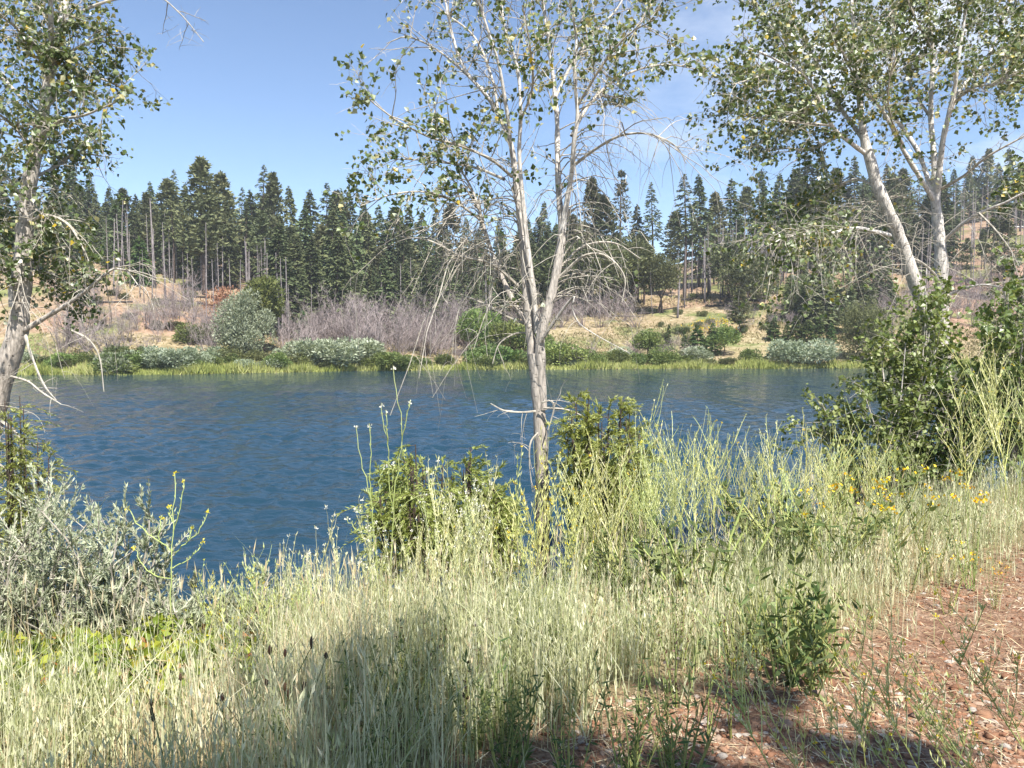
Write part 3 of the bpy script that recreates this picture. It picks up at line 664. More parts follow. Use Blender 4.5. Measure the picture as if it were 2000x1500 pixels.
fill(7, 1330, 1520, 80, 105, 25, 100, 'fpt', 'filling the wood')
fill(30, 1520, 1850, 70, 115, 15, 100, 'ffpt', 'filling the wood')
fill(16, 1540, 1730, 24, 46, 180, 260, 'ff', 'low boughed at the wood edge', (1.1, 1.5), 14)
fill(14, 1840, 2080, 120, 165, 15, 70, 'ffp', 'filling the wood')
fill(5, 1860, 1960, 40, 75, 100, 190, 'pt', 'standing alone on the terraces', (.9, 1.2))
# --- dead standing trunks
def snags(n, x0, x1, s0, s1, h0, h1, note, protos, wide=(.7, 1.2)):
    for px in R_(x0, x1, n):
        lb = f'bare dead conifer trunk {note}'
        put('dead_tree', SNAG[protos[int(R_(0, len(protos)))]], px, R_(s0, s1), lb, 'dead tree', f'dead trunks {note}', h=R_(h0, h1), wide=R_(*wide))
put('dead_tree', SNAG[0], 307, 46, 'tall pale branchless dead trunk with a charred black foot', 'dead tree', top=388, wide=1.3)
snags(14, 190, 340, 30, 60, 6, 14, 'below the wood near the leaning cottonwood', [1, 2, 3])
snags(46, 310, 580, 20, 58, 6, 14, 'standing on the bare red slope', [0, 1, 2, 4])
snags(14, 590, 980, 24, 40, 8, 14, 'at the foot of the dark fir wood', [0, 1, 2])
snags(22, 1130, 1340, 40, 75, 6, 13, 'beyond the forked cottonwood', [0, 1, 3])
snags(84, 1335, 1560, 50, 80, 8, 16, 'in the grey burnt stand above the dry meadow', [0, 1, 2, 4])
snags(76, 1560, 1990, 50, 130, 9, 18, 'on the terraced hill behind the white cottonwoods', [0, 1, 2, 4])
put('dead_tree', SNAG[0], 1322, 40, 'short charred black stump trunk at the head of the dry meadow', 'dead tree', top=545, wide=2.4)
# --- leafless grey shrubs
def bares(n, x0, x1, s0, s1, h0, h1, note, wide=(1, 1.4)):
    xs = np.linspace(x0, x1, n) + R_(-.5, .5, n) * (x1 - x0) / n
    for k, px in enumerate(xs):
        put('leafless_shrub', BARE[int(R_(0, 4))], px, R_(s0, s1), f'grey leafless shrub {note}', 'shrub', f'leafless shrubs {note}', h=R_(h0, h1), wide=R_(*wide))
bares(36, 560, 930, 7, 26, 4.0, 8.6, 'in the thicket below the dark firs')
bares(40, 110, 460, 7, 36, 2.4, 5.8, 'on the slope below the red soil')
bares(12, 1010, 1235, 30, 44, 4, 6.5, 'at the top of the dry meadow')
bares(14, 880, 1250, 6, 16, 1.8, 3.2, 'low on the dry meadow')
bares(10, 1240, 1345, 4, 16, 2, 3.6, 'near the water below the dry meadow')
bares(12, 1400, 1560, 22, 46, 1.8, 3.5, 'scattered over the upper meadow')
bares(28, 1700, 1990, 16, 60, 3.5, 7, 'below the terraced hill')
# --- far bank bushes and small trees
def one(name, proto, px, s, label, cat='bush', top=None, h=None, wide=1.0, group=None): put(name, proto, px, s, label, cat, group, top, h, wide * (1.1 if group and name in ('willow_bush', 'green_bush') else 1.0))
one('willow_bush', B_TALL, 482, 8, 'tall silvery willow with a rounded crown on the far bank', 'willow', top=572, wide=1.0)
one('leafy_tree', B_TALLG, 515, 11, 'bright green leafy tree rising behind the tall silvery willow', 'tree', top=543, wide=1.0)
one('leafy_tree', B_RUST, 440, 24, 'rust coloured small tree among the dead trunks', 'tree', top=560, wide=1.0)
one('willow_bush', B_DOME, 1690, 4, 'large domed olive willow leaning over the far water edge', 'willow', top=594, wide=.82)
one('willow_bush', B_SILVER[1], 1560, 2.2, 'wide silvery green willow mound at the meadow water edge', 'willow', top=664, wide=1.5)
one('green_bush', B_GREEN[0], 383, 17, 'round bright green bush on the slope above the far bank', top=632, wide=1.6)
for px, s, top, wd, pr, lb in [(345, 2.5, 678, 1.3, 1, 'between the low green bushes'), (212, 1.2, 706, 1.2, 2, 'alone on the yellow shore grass'), (482, 1.0, 702, 1.6, 2, 'at the foot of the tall willow'), (535, 1.0, 700, 1.5, 2, 'at the foot of the tall willow'),
                               (590, 4, 664, 1.3, 0, 'below the grey thicket'), (625, 4.5, 668, 1.2, 1, 'below the grey thicket'), (668, 3, 662, 1.35, 1, 'below the grey thicket'), (712, 3, 668, 1.2, 0, 'below the grey thicket'), (790, 1.2, 700, 1.3, 2, 'alone on the yellow shore grass'), (385, 3, 692, 1.2, 0, 'between the low green bushes'), (1115, 1.5, 700, 1.4, 2, 'beside the forked cottonwood trunk')]:
    one('willow_bush', B_SILVER[pr], px, s, f'low silvery willow bush on the far shore {lb}', 'willow', top=top, wide=wd, group=f'low silvery willows {lb}')
for px, s, top, wd, pr in [(120, 3, 690, 1.2, 2), (165, 4, 688, 1.3, 0), (250, 3.2, 693, 1.3, 2), (300, 3, 686, 1.3, 2), (415, 3.5, 696, 1.3, 1), (452, 5, 690, 1.2, 0), (565, 1.5, 704, 1.3, 1), (655, 1.0, 700, 1.6, 1), (735, 1.2, 690, 1.5, 0), (830, 2, 700, 1.5, 1), (868, 2.5, 692, 1.3, 1)]:
    one('green_bush', B_GREEN[pr], px, s, 'low green bush on the far shore between the silvery willows', top=top, wide=wd, group='green bushes between the willows')
for px, s, top, wd, pr in [(945, 3, 672, 1.3, 0), (985, 2, 678, 1.5, 1), (1075, 3, 668, 1.2, 0), (1100, 3, 672, 1.3, 1), (1140, 3.5, 682, 1.3, 1), (1172, 2, 688, 1.3, 0), (1205, 2, 684, 1.1, 1), (1245, 2, 690, 1.2, 1), (1300, 2, 680, 1.2, 0), (1345, 2.5, 694, 1.5, 1), (1465, 2.5, 682, 1.1, 1), (1420, 2, 700, 1.6, 2), (1380, 1.6, 702, 1.6, 2), (1010, 1.5, 690, 1.3, 0)]:
    one('green_bush', B_GREEN[pr] if pr != 2 else B_OLIVE[0], px, s, 'low green bush along the water below the dry meadow', top=top, wide=wd, group='green bushes below the dry meadow')
for px, s, top, wd, pr in [(935, 13, 606, 1.1, 0), (965, 10, 632, 1.1, 1), (1000, 8, 626, 1.2, 0), (1030, 7, 634, 1.2, 1), (1062, 8, 655, 1.2, 1)]:
    one('leafy_tree', T_GREEN[pr], px, s, 'small yellow green tree on the far bank beside the forked cottonwood', 'tree', top=top, wide=wd, group='small green trees by the forked cottonwood')
for px, s, top, lb in [(1265, 6, 645, 'small yellow green tree alone near the water below the dry meadow'), (1415, 9, 636, 'small round headed tree on a bare trunk in the dry meadow')]:
    one('leafy_tree', T_GREEN[1], px, s, lb, 'tree', top=top, wide=1.2)
for px, s, top, wd, pr in [(1362, 9, 638, 1.5, 0), (1390, 10, 632, 1.3, 1), (1336, 7, 648, .8, 1), (1510, 18, 622, 1.4, 0), (1535, 17, 630, 1.2, 1), (1552, 17, 618, 1.2, 0), (1577, 16, 626, 1.4, 0), (1598, 18, 618, 1.3, 1), (1622, 17, 632, 1.2, 0), (1305, 14, 634, .9, 1), (1500, 30, 600, 1, 1)]:
    one('young_fir', YOUNG[pr], px, s, 'young bright green fir growing on the dry meadow', 'tree', top=top, wide=wd, group='young firs on the dry meadow')
one('young_fir', YOUNG[0], 280, 48, 'broad young fir standing beside the pale branchless dead trunk', 'tree', top=465, wide=1.15)
one('young_fir', YOUNG[1], 592, 20, 'small young fir poking out of the grey leafless thicket', 'tree', top=608, wide=1.1)
one('pine_tree', PINE[2], 1443, 22, 'small open pine standing alone in the dry meadow', 'tree', top=565, wide=1.5)
for px, s, top, wd, pr in [(1290, 46, 500, 1, 0), (1420, 52, 470, 1, 0), (1460, 44, 500, 1.1, 1), (1570, 32, 540, 1.1, 1), (1610, 30, 560, 1.2, 0), (1230, 50, 470, 1.2, 0), (1120, 48, 480, 1.2, 1), (1180, 46, 470, 1.2, 0)]:
    one('oak_tree', T_OLIVE[pr], px, s, 'rounded olive oak at the upper edge of the dry meadow', 'tree', top=top, wide=wd, group='oaks at the meadow edge')
for px, s, wd, h in zip(list(R_(1280, 1560, 26)) + list(R_(180, 420, 14)), list(R_(18, 60, 26)) + list(R_(18, 44, 14)), R_(.8, 1.5, 40), R_(.6, 1.5, 40)):
    lb = 'scattered over the dry meadow' if px > 900 else 'dotted over the slope below the dead trunks'
    one('small_shrub', B_OLIVE[int(R_(0, 2))], px, s, f'knee high olive shrub {lb}', 'shrub', h=h, wide=wd * 1.2, group=f'low shrubs {lb}')
for px, s_, h in zip(np.concatenate([R_(40, 900, 30), R_(900, 1500, 14)]), R_(-.2, 7, 44), R_(.8, 2.4, 44)):
    kd = int(R_(0, 3)); nm, pr = [('willow', B_SILVER[2]), ('green bush', B_GREEN[int(R_(0, 3))]), ('olive bush', B_OLIVE[int(R_(0, 2))])][kd]
    lb = 'on the shore below the red slope' if px < 430 else 'on the shore below the grey thicket' if px < 900 else 'on the shore below the dry meadow'
    put('shore_bush', pr, px, s_, f'small {("silvery ", "", "")[kd]}{nm} tucked {lb}', 'bush', f'small {nm}s {lb}', h=h, wide=R_(1.1, 1.9))
# fallen charred logs
for px, s, L, rz in [(430, 36, 7, .2), (455, 40, 6, -.1), (390, 42, 5, .1), (420, 30, 8, .05), (470, 44, 6, .3), (355, 38, 5, -.2), (225, 33, 6, .1), (1225, 44, 7, .25), (1270, 46, 6, .4), (1315, 50, 6, .3), (1400, 48, 5, -.1), (1480, 52, 6, .1), (1350, 56, 5, .3)]:
    p = far_pt(px, s); mb = MB(); t = np.linspace(-.5, .5, 6)
    P = np.stack([t * L, .05 * np.sin(t * 9), np.zeros(6)], 1)
    e = far_pt(px + 20, s) - p; slope = math.atan2(e[2], np.linalg.norm(e[:2]))
    tubes(mb, P, np.linspace(.24, .15, 6), 7, A=R_(0, .6))
    n = 5; tubes(mb, curve_pts(P[RNG.integers(0, 6, n)], rdir(n, .6), R_(.3, .9, n), 4), np.tile([.06, .05, .03, .02], (n, 1)), 3, A=.4)
    o = new_obj('fallen_log', mb.mesh('fallen_log', M['char']), None, (p[0], p[1], p[2] + .12)); o.rotation_euler = (0, -slope, rz)
    lb = 'lying on the bare red slope' if px < 900 else 'lying at the top of the dry meadow'
    tag(o, f'blackened fallen log {lb}', 'log', f'fallen logs {lb}')
# pale guard rail by the hill road
p0 = far_pt(1955, 128); p1 = far_pt(2060, 128)
rail = MB(); posts = []
g = thing('road_barrier', [], p0, 'pale road guard rail at the top of the terraced hill', 'guard rail')
d = p1 - p0
for z_, hh in ((.75, .16),):
    rail.add([[0, 0, z_ - hh], [d[0], d[1], d[2] + z_ - hh], [d[0], d[1], d[2] + z_ + hh], [0, 0, z_ + hh], [0, .06, z_ - hh], [d[0], d[1] + .06, d[2] + z_ - hh], [d[0], d[1] + .06, d[2] + z_ + hh], [0, .06, z_ + hh]],
             [[0, 1, 2, 3], [7, 6, 5, 4], [3, 2, 6, 7], [4, 5, 1, 0], [0, 3, 7, 4], [1, 5, 6, 2]], A=.9)
M['rail'] = stone_mat('painted_rail', [(0, (.5, .48, .46)), (1, (.72, .70, .68))], False)
new_obj('rail', rail.mesh('rail', M['rail']), g)
for k in range(6):
    pm = MB(); q = d * k / 5.0; q0 = far_pt(1955 + 21 * k, 128) - p0
    tubes(pm, np.array([[q[0], q[1] + .12, q0[2] - .5], [q[0], q[1] + .12, q[2] + .9]]), np.array([.07, .07]), 6, A=.3)
    new_obj('post', pm.mesh('post', M['rail']), g)

# --- grasses of the far shore: nobody could count them
def tufts(name, px, s, h, w, mat, v, label, lean=.35, skip=None):
    n = len(px); P = far_pt(px, s)
    D = np.stack([RNG.normal(size=n) * lean, RNG.normal(size=n) * lean, np.ones(n)], 1); mb = MB()
    az = R_(0, 6.28, n); N_ = np.stack([np.cos(az), np.sin(az), 0 * az], 1)
    P[:, 2] -= .05
    kites(mb, P, D, N_, h, w, v, wpos=.35)
    return tag(new_obj(name, mb.mesh(name, mat)), label, 'grass', kind='stuff')
n = 46000; px = R_(-420, 2350, n); s = np.abs(RNG.normal(size=n)) * 1.8 - 1.0
tufts('shore_grass', px, s, R_(.4, 1.2, n) * (.35 + 1.1 * vnoise(px, s, .035, 77)), R_(.05, .16, n), M['far_grass'], np.clip(.5 + .9 * fbm(px, s, .02, 3) + R_(-.3, .3, n), 0, 1), 'yellow green grass fringing the far water edge')
n = 130000; px = R_(-420, 2350, n); s = R_(1, 62, n) ** 1.0
q = far_pt(px, s); dn = vnoise(q[:, 0], q[:, 1], .12, 5); kp = RNG.random(n) < np.clip(dn * 1.9 - .35, .06, 1)
kp &= ~((px < 560) & (s > 26) & (RNG.random(n) < .8)); kp &= ~((px > 1780) & (s > 30) & (RNG.random(n) < .8))
px, s = px[kp], s[kp]; n = len(px)
tufts('meadow_scrub', px, s, R_(.25, .75, n), R_(.1, .3, n), M['far_scrub'], np.clip(.62 + 1.2 * fbm(px, s, .03, 13) + R_(-.35, .35, n), 0, 1), 'dry grass and scrub over the far meadow', .8)
n = 420; px = 1390 + RNG.normal(size=n) * 26; s = 30 + RNG.normal(size=n) * 3.2
tufts('yellow_flowers', px, s, R_(.3, .6, n), R_(.1, .25, n), M['orange'], R_(.3, 1, n), 'patch of golden wildflowers on the far meadow', .8)

# ------------------------------------------------------------------ near cottonwoods
def along(P, R, m, t0=0.1, t1=1.0):
    """m random points on polyline P (n,3): point, tangent, radius, t"""
    n = len(P); t = R_(t0, t1, m) * (n - 1); i = np.minimum(t.astype(int), n - 2); f = (t - i)[:, None]
    p = P[i] * (1 - f) + P[i + 1] * f
    return p, norm(P[i + 1] - P[i]), R[i], t / (n - 1)

class Tree:
    def __init__(s, d, bark='bark', leaf='leaf', lsize=.062, rs=1.0):
        s.rs = rs
        s.d = d; s.wood = MB(); s.boughs = []; s.tw = MB(); s.lv = MB(); s.mats = (bark, leaf); s.ls = lsize; s.nl = 0
    def limb(s, pts, v=(0.9, 1.0), k=7, n=None, base=False):
        """pts: (px, py, radius px, depth offset)"""
        d = s.d
        W_ = np.array([[*pix(px, py, d + dy), r * s.rs * (d + dy) / FPX] for px, py, r, dy in pts])
        n = n or max(6, len(pts) * 4)
        Q = resample(W_, n); P, R = Q[:, :3], np.maximum(Q[:, 3], .002)
        R = R * (1 + .06 * RNG.normal(size=n))
        if not s.wood.n: mb = s.wood
        elif pts[0][2] >= 4.5: mb = MB(); s.boughs.append(mb)
        else: mb = s.tw
        tubes(mb, P, R, k, A=np.linspace(v[0], v[1], n)[None])
        return P, R
    def leaves_on(s, C, per, spread=.07):
        """clusters of leaves along twigs C (m,n,3)"""
        m, n, _ = C.shape; per = int(per)
        if m == 0 or per == 0: return
        idx = np.repeat(np.arange(m), per); t = R_(.3, 1, m * per) ** .8 * (n - 1); i = np.minimum(t.astype(int), n - 2); f = (t - i)[:, None]
        p = C[idx, i] * (1 - f) + C[idx, i + 1] * f + RNG.normal(size=(m * per, 3)) * spread * .45
        D = rdir(m * per, -.35); N_ = rdir(m * per, .35)
        v = np.clip(np.repeat(R_(-.12, .2, m), per) + np.where(RNG.random(m * per) < .16, R_(.8, .94, m * per), R_(.1, .8, m * per)), 0, .95)
        v = np.where(RNG.random(m * per) < .025, R_(.96, 1, m * per), v)
        L = s.ls * R_(.65, 1.25, m * per)
        kites(s.lv, p, D, N_, L, L * R_(.75, 1.0, m * per), v, fold=.12, wpos=.36); s.nl += m * per
    def twigs(s, P, R, m, lmin, lmax, leafy=1.0, droop=0.0, up=.3, spread=.9, t0=.15, t1=1.0, sub=5, per=7, rr=.006, bend=.3, side=None, subleaf=True, sublen=(.22, .55)):
        p, tg, r, t = along(P, R, m, t0, t1)
        dr = rdir(m, up)
        if side is not None: dr = norm(dr + np.asarray(side, float))
        D = norm(tg * .55 + dr * spread)
        L = R_(lmin, lmax, m)
        C = curve_pts(p, D, L, 7, droop, bend, .018)
        rad = np.linspace(1, .28, 7)[None] * np.minimum(rr * (.6 + .6 * L / lmax), np.maximum(r * .7, .003))[:, None]
        tubes(s.tw, C, rad, 4, A=R_(.2, 1, m))
        if sub:
            idx = np.repeat(np.arange(m), sub); tt = R_(.25, 1, m * sub) * 6; i = np.minimum(tt.astype(int), 5); f = (tt - i)[:, None]
            q = C[idx, i] * (1 - f) + C[idx, i + 1] * f; tg2 = norm(C[idx, i + 1] - C[idx, i])
            D2 = norm(tg2 * .6 + rdir(m * sub, up * .7))
            C2 = curve_pts(q, D2, L[idx] * R_(sublen[0], sublen[1], m * sub), 5, np.repeat(np.broadcast_to(droop, (m,)), sub) * 1.2, bend, .03)
            tubes(s.tw, C2, np.tile(np.linspace(.45, .2, 5), (m * sub, 1)) * rr, 3, A=R_(.3, 1, m * sub))
            if leafy > 0:
                on = RNG.random(m * sub) < leafy
                s.leaves_on(C2[on], per)
        return C
    def done(s, base, label, cat='tree', name='cottonwood_tree'):
        base = np.asarray(base, float)
        for mb in [s.wood, s.tw, s.lv] + s.boughs:
            mb.V = [v - base for v in mb.V]
        parts = [('trunk', s.wood.mesh('trunk', M[s.mats[0]], True)), ('twigs', s.tw.mesh('twigs', M['twig']))]
        if s.nl: parts.append(('crown', s.lv.mesh('crown', M[s.mats[1]])))
        e = thing(name, parts, base, label, cat)
        tr = next(c for c in e.children if c.name.startswith('trunk'))
        for mb in s.boughs: new_obj('bough', mb.mesh('bough', M[s.mats[0]], True), tr)
        return e

def ground_at(px, d):
    x = (px - 1000) / FPX * d; return np.array([x, d, float(hn(x, d))])

# ---- forked cottonwood in the middle
T = Tree(8.0, lsize=.056, rs=.86)
g0 = ground_at(1062, 8.0); v0 = 1240
trunk = T.limb([(1066, 1300, 21, 0), (1062, 1150, 18, 0), (1060, 1000, 16.5, 0), (1058, 900, 15.5, 0), (1054, 820, 15, 0), (1050, 760, 15, 0), (1046, 715, 15.5, 0), (1043, 690, 14, 0)], v=(0, .45), k=14, n=40)
a1 = T.limb([(1056, 790, 11, .02), (1041, 705, 11.5, .03), (1036, 650, 11, 0.03), (1029, 580, 10, .03), (1022, 480, 9, .05), (1012, 390, 8.2, .05), (1004, 320, 7, .05), (996, 275, 6, .05), (975, 228, 5, .1), (945, 180, 4.4, .15), (910, 140, 3.6, .2), (885, 75, 3, .25), (870, 0, 2.4, .3), (855, -90, 1.5, .3)], v=(.35, 1), k=9)
a1b = T.limb([(998, 285, 4.8, .05), (990, 220, 4, -.1), (975, 130, 3.4, -.25), (955, 65, 2.8, -.35), (935, 0, 2.4, -.4), (915, -100, 1.2, -.5)])
a2 = T.limb([(1050, 650, 7.5, -.03), (1040, 560, 7, -.05), (1030, 480, 6, -.08), (1022, 400, 5.2, -.1), (1014, 300, 4.6, -.15), (1017, 220, 4, -.2), (1010, 130, 3.4, -.2), (985, 50, 2.6, -.2), (975, -60, 1.6, -.2)], v=(.6, 1))
a3 = T.limb([(1060, 800, 11, -.02), (1056, 715, 12, -.04), (1056, 655, 12, -.05), (1074, 590, 11, -.05), (1090, 515, 10, -.05), (1098, 450, 9, -.05), (1092, 385, 7, 0), (1089, 300, 6.4, .1), (1088, 230, 5.4, .2), (1080, 150, 4.4, .25), (1070, 70, 3.6, .3), (1060, 0, 3, .35), (1055, -100, 1.6, .4)], v=(.35, 1), k=9)
a4 = T.limb([(1097, 462, 7.5, -.05), (1106, 400, 6.6, -.1), (1117, 335, 6, -.2), (1121, 275, 5.2, -.3), (1128, 225, 4.4, -.35), (1122, 150, 3.8, -.4), (1125, 70, 3, -.45), (1112, 0, 2.4, -.5), (1108, -90, 1.4, -.5)])
a5 = T.limb([(1036, 640, 7.5, 0), (1005, 592, 6.2, .1), (977, 535, 5.4, .2), (958, 485, 4.6, .3), (944, 440, 4, .3), (930, 390, 3.4, .35), (908, 345, 2.4, .4), (880, 310, 1.6, .4)], v=(.3, .8))
b1 = T.limb([(1000, 345, 4, .05), (960, 312, 3.6, -.2), (900, 285, 3, -.4), (840, 268, 2.5, -.6), (775, 235, 2, -.8), (715, 190, 1.3, -.9)], v=(.7, .9))
b2 = T.limb([(985, 350, 3.4, .0), (930, 328, 3, .3), (870, 318, 2.4, .5), (810, 312, 1.7, .7), (760, 310, 1.1, .8)], v=(.7, .9))
b3 = T.limb([(945, 435, 3, .3), (890, 395, 2.6, .1), (830, 375, 2.2, -.1), (765, 380, 1.7, -.3), (705, 402, 1, -.4)], v=(.6, .9))
b4 = T.limb([(1118, 325, 4, -.2), (1165, 290, 3.3, -.4), (1215, 264, 2.7, -.6), (1270, 262, 2, -.7), (1320, 285, 1.3, -.8), (1340, 320, .8, -.8)], v=(.7, .8))
b5 = T.limb([(1116, 265, 4, -.3), (1150, 205, 3.4, -.1), (1190, 165, 2.9, .1), (1240, 138, 2.4, .3), (1300, 126, 1.8, .4), (1360, 135, 1, .5)], v=(.8, 1))
b6 = T.limb([(945, 180, 3.4, .15), (900, 135, 2.8, .5), (850, 95, 2.2, .8), (795, 72, 1.6, 1.0), (755, 85, .9, 1.1)])
b7 = T.limb([(1085, 190, 3.4, .2), (1120, 120, 2.8, .5), (1165, 60, 2.2, .7), (1210, 10, 1.6, .9), (1240, -60, 1, 1)])
b8 = T.limb([(1126, 210, 3.2, -.35), (1175, 130, 2.6, -.6), (1225, 70, 2, -.8), (1275, 40, 1.4, -1)])
b9 = T.limb([(975, 228, 3.2, .1), (960, 150, 2.7, .5), (925, 70, 2.2, .9), (860, 20, 1.6, 1.2)])
b10 = T.limb([(1015, 240, 3, -.2), (1040, 170, 2.5, -.6), (1035, 90, 2, -1.0), (1020, 10, 1.4, -1.3)])
LEFTW = (-.8, 0, .1); RIGHTW = (.8, 0, .1)
for (P, R), m, lf in [(a1, 20, .45), (a1b, 18, .45), (a2, 20, .4), (a3, 22, .4), (a4, 20, .45)]:
    T.twigs(P, R, m, .3, .85, lf, up=.5, t0=.62, per=6, sub=5)
for (P, R), m, lf, lm in [(b1, 24, .75, .65), (b2, 18, .7, .6), (b3, 18, .6, .5), (b5, 22, .6, .6), (b6, 14, .15, .6), (b7, 20, .65, .65), (b8, 20, .65, .6), (b9, 18, .45, .6), (b10, 16, .45, .6)]:
    T.twigs(P, R, m, .25, lm, lf, up=.25, t0=.2, per=7, sub=5, droop=.1)
T.twigs(*b4, 16, .3, .75, .0, up=.2, droop=.6, t0=.3, sub=4, bend=.4)
T.twigs(*a5, 14, .3, .7, .55, up=.3, t0=.55, per=6, sub=4)
T.twigs(*a1, 10, .25, .6, .25, up=.2, t0=.35, t1=.62, per=5, sub=3)
T.twigs(*a3, 8, .3, .7, .2, up=.2, t0=.4, t1=.62, per=5, sub=3, droop=.2)
# tangle of dead arching twigs
T.twigs(*a5, 40, .5, 1.15, 0, up=.1, droop=.75, t0=.2, t1=.8, sub=4, side=LEFTW, bend=.5, rr=.008)
T.twigs(*a1, 32, .4, 1.0, .05, up=.1, droop=.7, t0=.2, t1=.5, sub=4, side=LEFTW, bend=.5, per=4)
T.twigs(*a3, 34, .5, 1.15, .03, up=.25, droop=.8, t0=.2, t1=.55, sub=4, side=RIGHTW, bend=.45, rr=.008, per=4)
T.twigs(*a4, 24, .4, 1.0, 0, up=.2, droop=.7, t0=.25, t1=.7, sub=4, side=RIGHTW, bend=.5)
T.twigs(*a1b, 10, .4, .9, 0, up=.3, droop=.5, t0=.1, t1=.8, sub=3, side=LEFTW, bend=.5)
for pts in [[(1046, 803, 2.6, -.1), (1020, 805, 2.2, -.2), (985, 802, 1.8, -.3), (958, 788, 1, -.3)], [(1062, 797, 2.6, -.1), (1105, 800, 2.3, -.2), (1140, 815, 2, -.2), (1165, 845, 1.8, -.2), (1172, 905, 1.2, -.2)],
            [(1058, 786, 2.2, -.15), (1076, 783, 2, -.2), (1082, 798, 1.8, -.2), (1070, 840, 1.4, -.2)], [(1050, 845, 2, -.1), (1036, 865, 2, -.2), (1034, 905, 1.5, -.2), (1040, 960, 1, -.2)],
            [(1056, 668, 4.5, -.1), (1078, 635, 4, -.2), (1104, 598, 3.4, -.3), (1122, 580, 2.8, -.4), (1118, 600, 2, -.4), (1130, 630, 1.6, -.4), (1165, 655, 1.2, -.4), (1230, 690, .7, -.4)],
            [(1030, 635, 3.2, .1), (985, 615, 2.6, .1), (950, 595, 2.2, .1), (900, 575, 1.6, .2)], [(1030, 650, 2.4, .1), (1005, 652, 2, .1), (975, 672, 1.6, .1), (962, 710, 1, .1)],
            [(1095, 540, 4, -.1), (1140, 500, 3, -.2), (1185, 500, 2.6, -.3), (1220, 540, 1.8, -.4), (1215, 590, 1, -.4)], [(1096, 520, 3.6, -.05), (1140, 480, 2.8, .2), (1200, 475, 2.2, .4), (1250, 505, 1.4, .5)],
            [(1015, 560, 4, .1), (960, 515, 3, 0), (900, 500, 2.4, -.1), (840, 470, 1.8, -.2), (780, 462, 1.2, -.3)]]:
    L_ = T.limb(pts, v=(.5, .8), k=5)
    T.twigs(*L_, 4, .15, .45, 0, droop=.3, sub=2, rr=.004)
T.done(g0, 'forked pale barked cottonwood with bare twig tangles standing alone on the bank')

# ---- leaning cottonwood at the frame side with the dead bough
T = Tree(9.0, lsize=.06)
g0 = ground_at(-70, 9.0)
t0_ = T.limb([(-75, 1170, 27, 0), (-50, 960, 25, 0), (-22, 830, 24, 0), (2, 745, 23, 0), (22, 690, 21, 0), (36, 640, 19, 0), (42, 560, 16.5, 0), (45, 480, 15, 0), (52, 400, 13.5, 0), (66, 310, 12.5, 0), (84, 225, 11, 0), (96, 150, 9.5, 0)], v=(0, .75), k=12, n=50)
t1_ = T.limb([(95, 160, 8, 0), (112, 80, 7, .1), (128, 0, 6, .2), (140, -100, 4, .3), (150, -220, 2, .3)], v=(.7, 1), k=8)
t2_ = T.limb([(95, 165, 6.5, 0), (99, 80, 5.4, -.2), (98, 0, 4.4, -.4), (92, -100, 2.6, -.5)], v=(.7, 1), k=8)
L1 = [T.limb(p, v=(.6, .9), k=6) for p in [
    [(90, 210, 4, 0), (130, 170, 3.2, .3), (170, 150, 2.6, .6), (215, 160, 1.8, .8), (240, 175, 1, .9)], [(75, 270, 4, 0), (120, 235, 3, -.4), (165, 225, 2.4, -.7), (225, 200, 1.4, -1)],
    [(100, 140, 4, 0), (140, 100, 3, .2), (190, 80, 2.2, .4), (235, 95, 1.2, .5)], [(120, 50, 4, .1), (165, 20, 3, .3), (220, 0, 2.2, .4), (300, -10, 1.6, .4), (350, 25, 1.2, .4), (398, 82, .8, .4)],
    [(85, 230, 4, 0), (40, 190, 3, .3), (0, 150, 2.4, .5), (-60, 130, 1.4, .6)], [(70, 300, 3.6, 0), (30, 250, 3, -.3), (-10, 220, 2.2, -.6), (-70, 210, 1.2, -.8)],
    [(100, 120, 3.6, 0), (50, 70, 3, -.4), (0, 30, 2.2, -.8), (-60, 0, 1.4, -1)], [(60, 350, 3.6, 0), (110, 325, 2.8, .5), (150, 300, 2, .8), (200, 305, 1.2, 1)],
    [(52, 400, 3.6, 0), (10, 340, 3, .3), (-30, 300, 2, .6)], [(110, 80, 3, .1), (80, 20, 2.4, .4), (40, -30, 1.6, .7)]]]
for k, (P, R) in enumerate(L1): T.twigs(P, R, 24 if k not in (3,) else 9, .25, .65, .7 if k != 3 else .05, up=.15, t0=.15, per=7, sub=5, droop=.15)
for P, R in (t1_, t2_): T.twigs(P, R, 30, .3, .8, .7, up=.3, t0=.0, per=7, sub=5)
T.twigs(*t0_, 22, .35, .9, .8, up=.2, t0=.72, per=8, sub=5)
L2 = [T.limb(p, v=(.4, .8), k=6) for p in [[(48, 440, 4, 0), (90, 420, 3, -.2), (135, 440, 2.4, -.4), (165, 490, 1.4, -.5)], [(46, 480, 4, 0), (95, 470, 3, .3), (140, 500, 2.2, .5), (180, 545, 1.2, .6)], [(48, 450, 3.6, 0), (10, 430, 3, .2), (-40, 450, 2, .4)], [(45, 520, 3.2, 0), (5, 530, 2.6, -.2), (-30, 560, 1.8, -.3)], [(44, 550, 3, 0), (85, 530, 2.6, .2), (120, 545, 2, .4), (150, 575, 1.2, .5)]]]
for P, R in L2: T.twigs(P, R, 22, .25, .5, .75, up=.1, t0=.1, per=7, sub=5, droop=.2)
dead = T.limb([(48, 645, 5.5, -.05), (85, 622, 4.6, -.1), (125, 598, 4, -.2), (170, 566, 3.4, -.3), (205, 536, 2.6, -.4), (225, 525, 2, -.4), (250, 532, 1.5, -.4), (275, 565, .9, -.4)], v=(.4, .7), k=6)
T.twigs(*dead, 14, .3, .75, 0, up=.1, droop=.6, t0=.45, sub=3, bend=.4)
